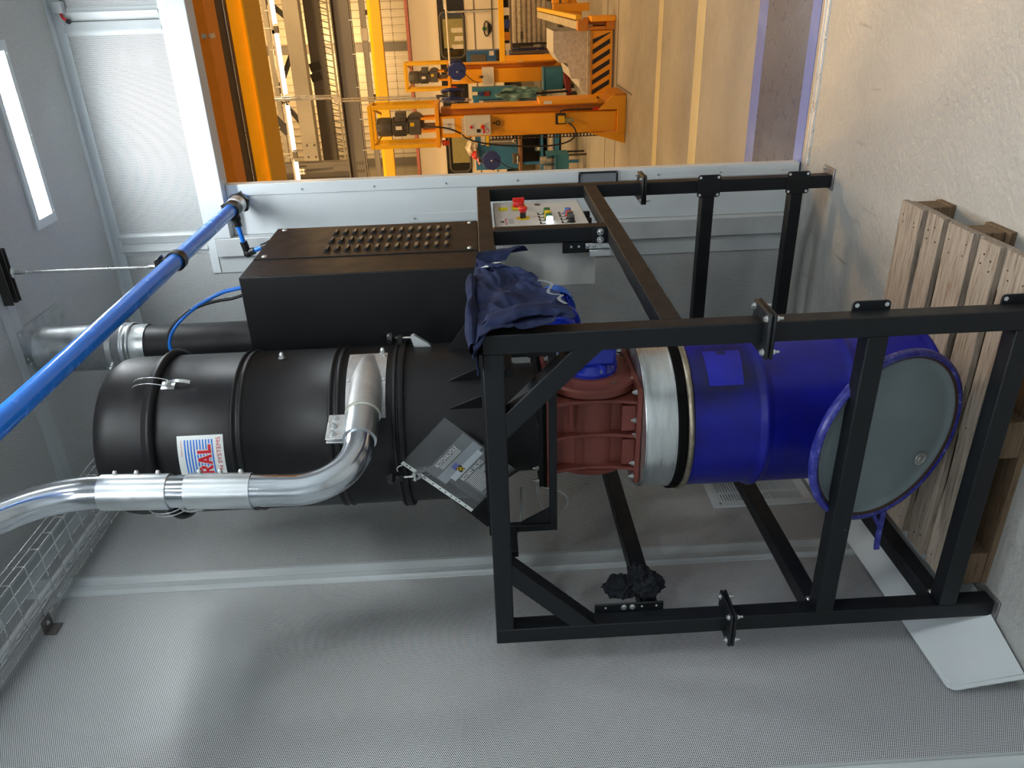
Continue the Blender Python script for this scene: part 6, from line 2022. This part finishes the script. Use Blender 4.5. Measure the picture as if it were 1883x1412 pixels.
box('rail_post', 0.90, 0.99, 12.0, 12.06, 0.0, 1.172, M_ORA, pj, 0.005)
box('rail_post', 3.1, 3.19, 12.0, 12.06, 0.0, 1.172, M_ORA, pj, 0.005)
pit = tag(box('dark_panel', 1.72, 3.4, 15.6, 15.7, 0.0, 0.62, M_STEELD, None, 0.01), 'dark panel standing low behind the orange portal frame', 'panel')

# scuffed container 999
cn = thing('container', 'scuffed white ribbed container numbered 999 behind the ramp', 'container', (1.9, 14.4, 0))
box('container_body', 1.03, 2.8, 14.02, 14.9, 0.30, 0.965, M_CONT, cn, 0.01)
for k in range(7):
    box('container_rib', 1.035, 2.795, 13.985, 14.018, 0.33 + 0.092 * k, 0.385 + 0.092 * k, M_CONT, cn, 0.008)
box('container_corner', 1.025, 1.06, 13.98, 14.015, 0.30, 0.965, M_STEELB, cn)
flat_text('container_number', '999', 0.085, (1.075, 13.983, 0.80), (0, 0, -1), (1, 0, 0), M_INKK, cn) if False else flat_text('container_number', '999', 0.095, (1.12, 13.983, 0.74), (1, 0, 0), (0, 0, 1), M_INKK, cn)
for x in (1.08, 2.7):
    box('container_leg', x, x + 0.1, 14.1, 14.8, 0.0, 0.298, M_STEELB, cn)
# clutter shelf above the container
sh = thing('parts_shelf', 'steel shelf holding small parts between the container and the yellow rail', 'shelf', (1.6, 13.2, 0))
box('shelf_board', 0.93, 2.6, 13.1, 13.5, 1.00, 1.03, M_STEELD, sh)
for x in (0.93, 2.57):
    box('shelf_leg', x, x + 0.03, 13.1, 13.5, 0.0, 0.998, M_STEELD, sh)
for i, (x, w, h, mt, lb) in enumerate(((1.05, 0.10, 0.09, M_BAG, 'small white box on the parts shelf'), (1.22, 0.13, 0.10, M_ORAD, 'small brown crate on the parts shelf'), (1.42, 0.13, 0.11, M_REEL, 'small blue crate on the parts shelf'), (1.62, 0.12, 0.10, M_BAG, 'crumpled pale bag on the parts shelf'))):
    t = thing('parts_box', lb, 'box', (x, 13.25, 1.03))
    n = 0.004
    mb = MB().box(x - w / 2, x + w / 2, 13.2, 13.35, 1.031, 1.036)
    mb.box(x - w / 2, x - w / 2 + n, 13.2, 13.35, 1.036, 1.03 + h).box(x + w / 2 - n, x + w / 2, 13.2, 13.35, 1.036, 1.03 + h)
    mb.box(x - w / 2 + n, x + w / 2 - n, 13.2, 13.2 + n, 1.036, 1.03 + h).box(x - w / 2 + n, x + w / 2 - n, 13.35 - n, 13.35, 1.036, 1.03 + h)
    obj('box_walls', mb, mt, t)
    obj('box_lip', MB().box(x - w / 2 - 0.004, x + w / 2 + 0.004, 13.196, 13.2, 1.03 + h - 0.015, 1.03 + h), mt, t)

# blue cabinet behind the farther column
bcx = thing('blue_cabinet', 'blue cabinet with dark grey door behind the farther orange column', 'cabinet', (0.8, 14.2, 0))
box('cabinet_body', 0.62, 0.95, 14.0, 14.4, 1.10, 1.83, plain('cabinet_blue', (0.03, 0.13, 0.36), 0.4), bcx, 0.006)
box('cabinet_door', 0.63, 0.885, 13.985, 13.999, 1.46, 1.75, M_STEELD, bcx, 0.004)
box('dark_bay', 0.62, 0.95, 13.985, 13.999, 1.105, 1.27, M_STEELB, bcx)
box('white_label', 0.86, 0.94, 13.98, 13.998, 1.31, 1.40, M_PAPER, bcx)
box('cabinet_plinth', 0.63, 0.94, 14.02, 14.38, 0.0, 1.098, M_CAB, bcx)
nd_ = thing('blue_drum', 'dark navy storage drum on its stand beside the farther orange column', 'drum', (0.85, 13.7, 0))
prf = [(0.0, 0.38), (0.145, 0.38), (0.15, 0.40)]
for z in (0.55, 0.68, 0.74, 0.86):
    prf += [(0.15, z - 0.02), (0.157, z), (0.15, z + 0.02)]
obj('drum_body', MB().lathe((0.845, 13.7, 0), prf + [(0.15, 1.01), (0.145, 1.03), (0, 1.03)], 32), M_NAVYP, nd_, smooth=40)
obj('drum_stand', MB().box(0.70, 0.99, 13.56, 13.84, 0.0, 0.04).box(0.72, 0.76, 13.58, 13.82, 0.04, 0.378).box(0.93, 0.97, 13.58, 13.82, 0.04, 0.378), M_DKRED, nd_)
obj('drum_tap', MB().cyl((0.92, 13.53, 0.47), (0.92, 13.58, 0.47), 0.02, 10).cyl((0.95, 13.53, 0.52), (0.95, 13.57, 0.52), 0.018, 10), M_ALU, nd_)
tb = thing('teal_bin', 'teal metal bin below the farther orange column', 'bin', (0.58, 12.4, 0))
box('bin_body', 0.41, 0.76, 12.20, 12.55, 0.19, 0.50, M_BENCHD, tb, 0.012)
box('bin_rim', 0.40, 0.77, 12.19, 12.56, 0.502, 0.53, M_BENCHD, tb, 0.004)
for x in (0.42, 0.70):
    box('bin_leg', x, x + 0.04, 12.23, 12.5, 0.0, 0.188, M_STEELB, tb)
tj = thing('trolley_jack', 'dark red trolley jack on the floor under the blue bench', 'jack', (0.52, 12.0, 0))
obj('jack_body', MB().bar((0.35, 11.9, 0.12), (0.68, 12.0, 0.17), 0.10, 0.09), M_DKRED, tj, 0.01)
for x in (0.37, 0.66):
    obj('jack_wheel', MB().cyl((x, 11.82, 0.05), (x, 11.86, 0.05), 0.05, 16), M_STEELB, tj)
obj('jack_handle', MB().cyl((0.42, 11.85, 0.15), (0.40, 11.8, 0.78), 0.018, 10), M_BLKPL, tj)

# ------------------------------------------------------------------ WORKBENCH
wbn = thing('workbench', 'blue steel workbench with drawers and a wooden top behind the nearer column', 'workbench', (-0.2, 11.8, 0))
box('bench_top', -0.85, 0.33, 11.45, 12.1, 0.955, 1.005, M_BROWNW, wbn, 0.006)
dw = box('drawer_unit', 0.0, 0.315, 11.5, 12.08, 0.24, 0.953, M_BENCH, wbn, 0.004)
for k in range(4):
    z1 = 0.945 - [0.0, 0.09, 0.18, 0.28][k]
    z0 = z1 - [0.085, 0.085, 0.095, 0.40][k]
    d_ = box('drawer', 0.012, 0.303, 11.488, 11.499, z0 + 0.006, z1, M_BENCH, wbn, 0.002)
    box('drawer_handle', 0.03, 0.285, 11.478, 11.487, z1 - 0.030, z1 - 0.016, M_ALU, d_)
box('plinth', 0.02, 0.30, 11.55, 12.05, 0.0, 0.238, M_STEELB, wbn)
for x in (-0.66, -0.02):
    box('bench_leg', x - 0.03, x + 0.012, 11.48, 11.55, 0.0, 0.953, M_BENCH, wbn, 0.003)
box('bench_leg', -0.84, -0.80, 11.48, 11.55, 0.0, 0.953, M_BENCH, wbn, 0.003)
box('bench_shelf', -0.80, -0.035, 11.5, 12.05, 0.33, 0.40, M_BENCH, wbn, 0.004)
box('bench_shelf', -0.80, -0.035, 11.5, 12.05, 0.60, 0.635, M_BENCH, wbn, 0.004)
box('bench_back', -0.80, 0.30, 12.06, 12.09, 0.24, 0.953, M_STEELB, wbn)
# tool panel above the bench
tp = thing('tool_panel', 'blue backed tool panel with grey pegboard standing on the workbench', 'tool panel', (-0.2, 12.05, 1.0))
box('panel_frame', -0.86, 0.33, 12.02, 12.08, 1.006, 1.74, M_BENCH, tp, 0.004)
box('pegboard', -0.43, 0.30, 12.0, 12.019, 1.03, 1.56, M_PEG, tp)
box('panel_header', -0.43, 0.30, 12.0, 12.019, 1.565, 1.64, M_CAB, tp)
box('yellow_sign', -0.45, -0.06, 11.99, 11.999, 1.50, 1.552, M_YEL, tp)
box('yellow_sign', 0.05, 0.18, 11.99, 11.999, 1.655, 1.69, M_YEL, tp)
box('side_shelf', 0.335, 0.52, 11.9, 12.08, 1.006, 1.75, M_BENCHD, tp)
mb = MB()
for i in range(16):
    for j in range(9):
        mb.box(-0.40 + 0.043 * i, -0.392 + 0.043 * i, 11.9985, 12.0, 1.08 + 0.05 * j, 1.088 + 0.05 * j)
obj('peg_hole', mb, M_STEELB, tp).__setitem__('kind', 'stuff')
for i, (x, z0, z1, lb) in enumerate(((-0.24, 1.13, 1.48, 'long steel spanner hanging nearest the orange column'), (-0.31, 1.08, 1.48, 'steel spanner hanging second from the column'), (-0.38, 1.05, 1.48, 'steel spanner hanging nearest the white leaf'), (0.13, 1.38, 1.47, 'short steel tool hanging right of the column'), (0.20, 1.37, 1.47, 'short steel tool hanging furthest right on the pegboard'))):
    sp_ = thing('spanner', lb, 'spanner', (x, 11.985, z0), 'spanners on the pegboard')
    obj('spanner_shaft', MB().box(x - 0.012, x + 0.012, 11.98, 11.995, z0 + 0.03, z1), M_ALU, sp_, 0.003)
    mb = MB()
    pts = arc((x, 11.9875, z0 + 0.005), Vector((1, 0, 0)), Vector((0, 0, 1)), 0.026, -PI * 0.28, PI * 1.28, 12)
    mb.tube(pts, 0.011, 8)
    obj('spanner_jaw', mb, M_ALU, sp_, smooth=60)
for i, (x, z, w, h, mt, lb) in enumerate(((0.43, 1.66, 0.05, 0.10, M_BAG, 'small white box on the side shelf of the tool panel'), (0.42, 1.57, 0.06, 0.06, M_REEL, 'small blue box on the side shelf of the tool panel'), (0.42, 1.46, 0.07, 0.09, M_DKRED, 'small red box on the side shelf of the tool panel'))):
    t = thing('stock_box', lb, 'box', (x, 11.88, z))
    box('box_body', x - w / 2, x + w / 2, 11.86, 11.898, z, z + h - 0.012, mt, t)
    box('box_flap', x - w / 2 - 0.002, x + w / 2 + 0.002, 11.857, 11.899, z + h - 0.012, z + h, mt, t)
tb2 = thing('paint_tub', 'small white tub with red label on the bench front edge', 'tub', (0.22, 11.48, 1.005))
obj('tub_body', MB().lathe((0.23, 11.52, 0), [(0, 1.006), (0.055, 1.006), (0.062, 1.12), (0.055, 1.13), (0, 1.13)], 24), M_BAG, tb2, smooth=40)
obj('tub_label', MB().lathe((0.23, 11.52, 0), [(0.0585, 1.03), (0.062, 1.06)], 12, a0=-2.2, a1=-1.0), M_INKR, tb2)
vs_ = thing('bench_vice', 'grey bench vice on the left part of the bench top', 'vice', (-0.58, 11.5, 1.005))
obj('vice_body', MB().box(-0.64, -0.52, 11.46, 11.6, 1.006, 1.07).box(-0.66, -0.50, 11.44, 11.48, 1.07, 1.12).box(-0.66, -0.50, 11.52, 11.56, 1.07, 1.12), M_STEELD, vs_, 0.005)
obj('vice_screw', MB().cyl((-0.58, 11.36, 1.045), (-0.58, 11.46, 1.045), 0.015, 12).cyl((-0.64, 11.37, 1.045), (-0.52, 11.37, 1.045), 0.007, 8), M_ALU, vs_)
pr = thing('paper_roll', 'pale cloth roll lying on the lower bench shelf', 'roll', (-0.34, 11.62, 0.42))
obj('roll_body', MB().cyl((-0.52, 11.62, 0.465), (-0.12, 11.62, 0.465), 0.062, 24), M_BAG, pr, smooth=40)
obj('roll_core', MB().cyl((-0.525, 11.62, 0.465), (-0.521, 11.62, 0.465), 0.02, 12), M_BROWNW, pr)
tbx = thing('green_can', 'small green tin standing on the middle bench shelf', 'can', (-0.45, 11.6, 0.636))
obj('can_body', MB().lathe((-0.45, 11.6, 0), [(0, 0.637), (0.045, 0.637), (0.045, 0.72), (0.03, 0.735), (0, 0.735)], 20), M_TEAL, tbx, smooth=35)
obj('can_label', MB().lathe((-0.45, 11.6, 0), [(0.0458, 0.66), (0.0458, 0.70)], 10, a0=-2.1, a1=-1.0), M_PAPER, tbx)
bn = thing('parts_bin', 'open teal steel bin holding shiny cylinders beside the white leaf', 'bin', (-0.5, 10.7, 0))
w0, w1, z0, z1 = -0.72, -0.36, 0.28, 0.62
obj('bin_wall', MB().box(w0, w1, 10.5, 10.515, z0, z1 - 0.12).box(w0, w1, 10.85, 10.865, z0, z1).box(w0, w0 + 0.015, 10.515, 10.85, z0, z1).box(w1 - 0.015, w1, 10.515, 10.85, z0, z1).box(w0 + 0.015, w1 - 0.015, 10.515, 10.85, z0, z0 + 0.015), M_BENCHD, bn)
obj('bin_rim', MB().box(w0 - 0.01, w1 + 0.01, 10.48, 10.498, z1 - 0.14, z1 - 0.115), M_BENCHD, bn)
for x in (w1 - 0.03, w0 + 0.005):
    for y in (10.52, 10.80):
        box('bin_post', x, x + 0.025, y, y + 0.04, 0.0, z0 - 0.001, M_STEELB, bn)
for x, lb in ((-0.47, 'larger shiny steel cylinder standing in the teal bin'), (-0.60, 'smaller shiny steel cylinder standing in the teal bin')):
    cy_ = thing('steel_cylinder', lb, 'cylinder', (x, 10.68, 0.296))
    obj('cylinder_body', MB().cyl((x, 10.68, 0.297), (x, 10.68, 0.72 if x > -0.5 else 0.66), 0.058, 24), M_TUBE2, cy_, smooth=40)
    obj('cylinder_band', MB().lathe((x, 10.68, 0.52), [(0.0585, 0), (0.061, 0.005), (0.061, 0.02), (0.0585, 0.025)], 24), M_STEELD, cy_)


def reel(nm, label, cx, cy, cz, r, face, cord_to, arm):
    t = thing('cable_reel', label, 'cable reel', (cx, cy, cz - r))
    f = Vector(face).normalized()
    u = f.cross(Vector((0, 0, 1))).normalized()
    v = Vector((0, 0, 1))
    for q, nm2 in ((0.0, 'reel_front'), (0.10, 'reel_back')):
        c = Vector((cx, cy, cz)) - f * q
        poly = [c + r * (math.cos(PI / 8 + PI / 4 * k + 0.15) * u + math.sin(PI / 8 + PI / 4 * k + 0.15) * v) for k in range(8)]
        obj(nm2, MB().prism(poly, -f * 0.04), M_REEL, t, 0.012, seg=3)
    c = Vector((cx, cy, cz))
    obj('cable_pack', MB().cyl(c - f * 0.042, c - f * 0.098, r * 0.82, 24), M_BLKPL, t)
    obj('hub_pin', MB().cyl(c, c + f * 0.01, 0.015, 12), M_ALU, t)
    obj('mount_arm', MB().bar(c - f * 0.07 + v * r * 0.7, c - f * 0.07 + v * (r + 0.05), 0.05, 0.02, f).bar(c - f * 0.07 + v * (r + 0.03), Vector(arm), 0.03, 0.03), M_STEELB, t)
    obj('reel_cord', MB().tube(bez(c + u * -0.02 - v * 0.05 + f * 0.012, c - v * r * 0.9 + f * 0.02, Vector(cord_to) + Vector((0, 0, 0.15)), cord_to, 14), 0.007, 8), M_BLKPL, t, smooth=60)
    return t


reel('a', 'flat blue cable reel hanging above the bench near the white leaf', -0.47, 10.8, 1.49, 0.155, (0.15, -1, 0), (-0.62, 10.85, 1.10), (-0.47, 12.03, 1.72))
reel('b', 'blue cable reel hanging at the head of the farther orange column', 0.76, 12.1, 1.985, 0.16, (-0.35, -1, -0.1), (0.56, 12.3, 1.62), (0.80, 12.68, 2.10))
reel('c', 'blue cable reel seen edge on beside the nearer orange column', 0.775, 8.05, 1.97, 0.15, (-1, -0.25, 0), (0.72, 8.1, 1.66), (0.80, 7.68, 2.13))
tag(obj('reel_rod', MB().cyl((0.80, 12.13, 2.10), (3.4, 12.13, 2.12), 0.016, 8), M_CREAM, smooth=60), 'thin pale rod running sideways from the reel across the carriage window', 'rod')
# tarpaulin, bag and cap
tag(obj('tarpaulin', MB().sheet(lambda u, v: Vector((0.42 + 0.20 * (v - 0.5) * (0.5 + 0.7 * math.sin(PI * u)) + 0.04 * noise.noise(Vector((u * 5, v * 5, 0))), 11.75 + 0.10 * noise.noise(Vector((u * 4, v * 4, 7))), 1.33 - 0.68 * u + 0.05 * math.sin(5 * v))), 24, 12, 0.004), M_TEAL, smooth=70), 'crumpled teal plastic sheet hanging beside the drawers', 'sheet')
tag(obj('white_bag', MB().sheet(lambda u, v: Vector((-0.45 + 0.30 * (u - 0.5) * (0.6 + 0.4 * v), 11.93 + 0.05 * noise.noise(Vector((u * 4, v * 4, 1))) - 0.05 * math.sin(PI * u) * math.sin(PI * v), 1.70 + 0.22 * v * (1 - 0.35 * abs(u - 0.5) * 2))), 16, 10, 0.005), M_BAG, smooth=70), 'crumpled white bag hung on top of the tool panel', 'bag')
cp_ = thing('red_cap', 'bright red cap hung at the left end of the tool panel', 'cap', (-0.56, 11.9, 1.68))
obj('cap_crown', MB().lathe((-0.58, 11.93, 1.73), [(0.0, 0.085), (0.04, 0.075), (0.07, 0.04), (0.08, 0.0), (0.076, -0.002), (0.0, -0.002)], 20), M_REDP, cp_, smooth=60)
obj('cap_peak', MB().prism([Vector((-0.65, 11.9, 1.725)), Vector((-0.60, 11.84, 1.70)), Vector((-0.70, 11.84, 1.665)), Vector((-0.74, 11.88, 1.69))], (0, 0.006, 0.004)), M_REDP, cp_)
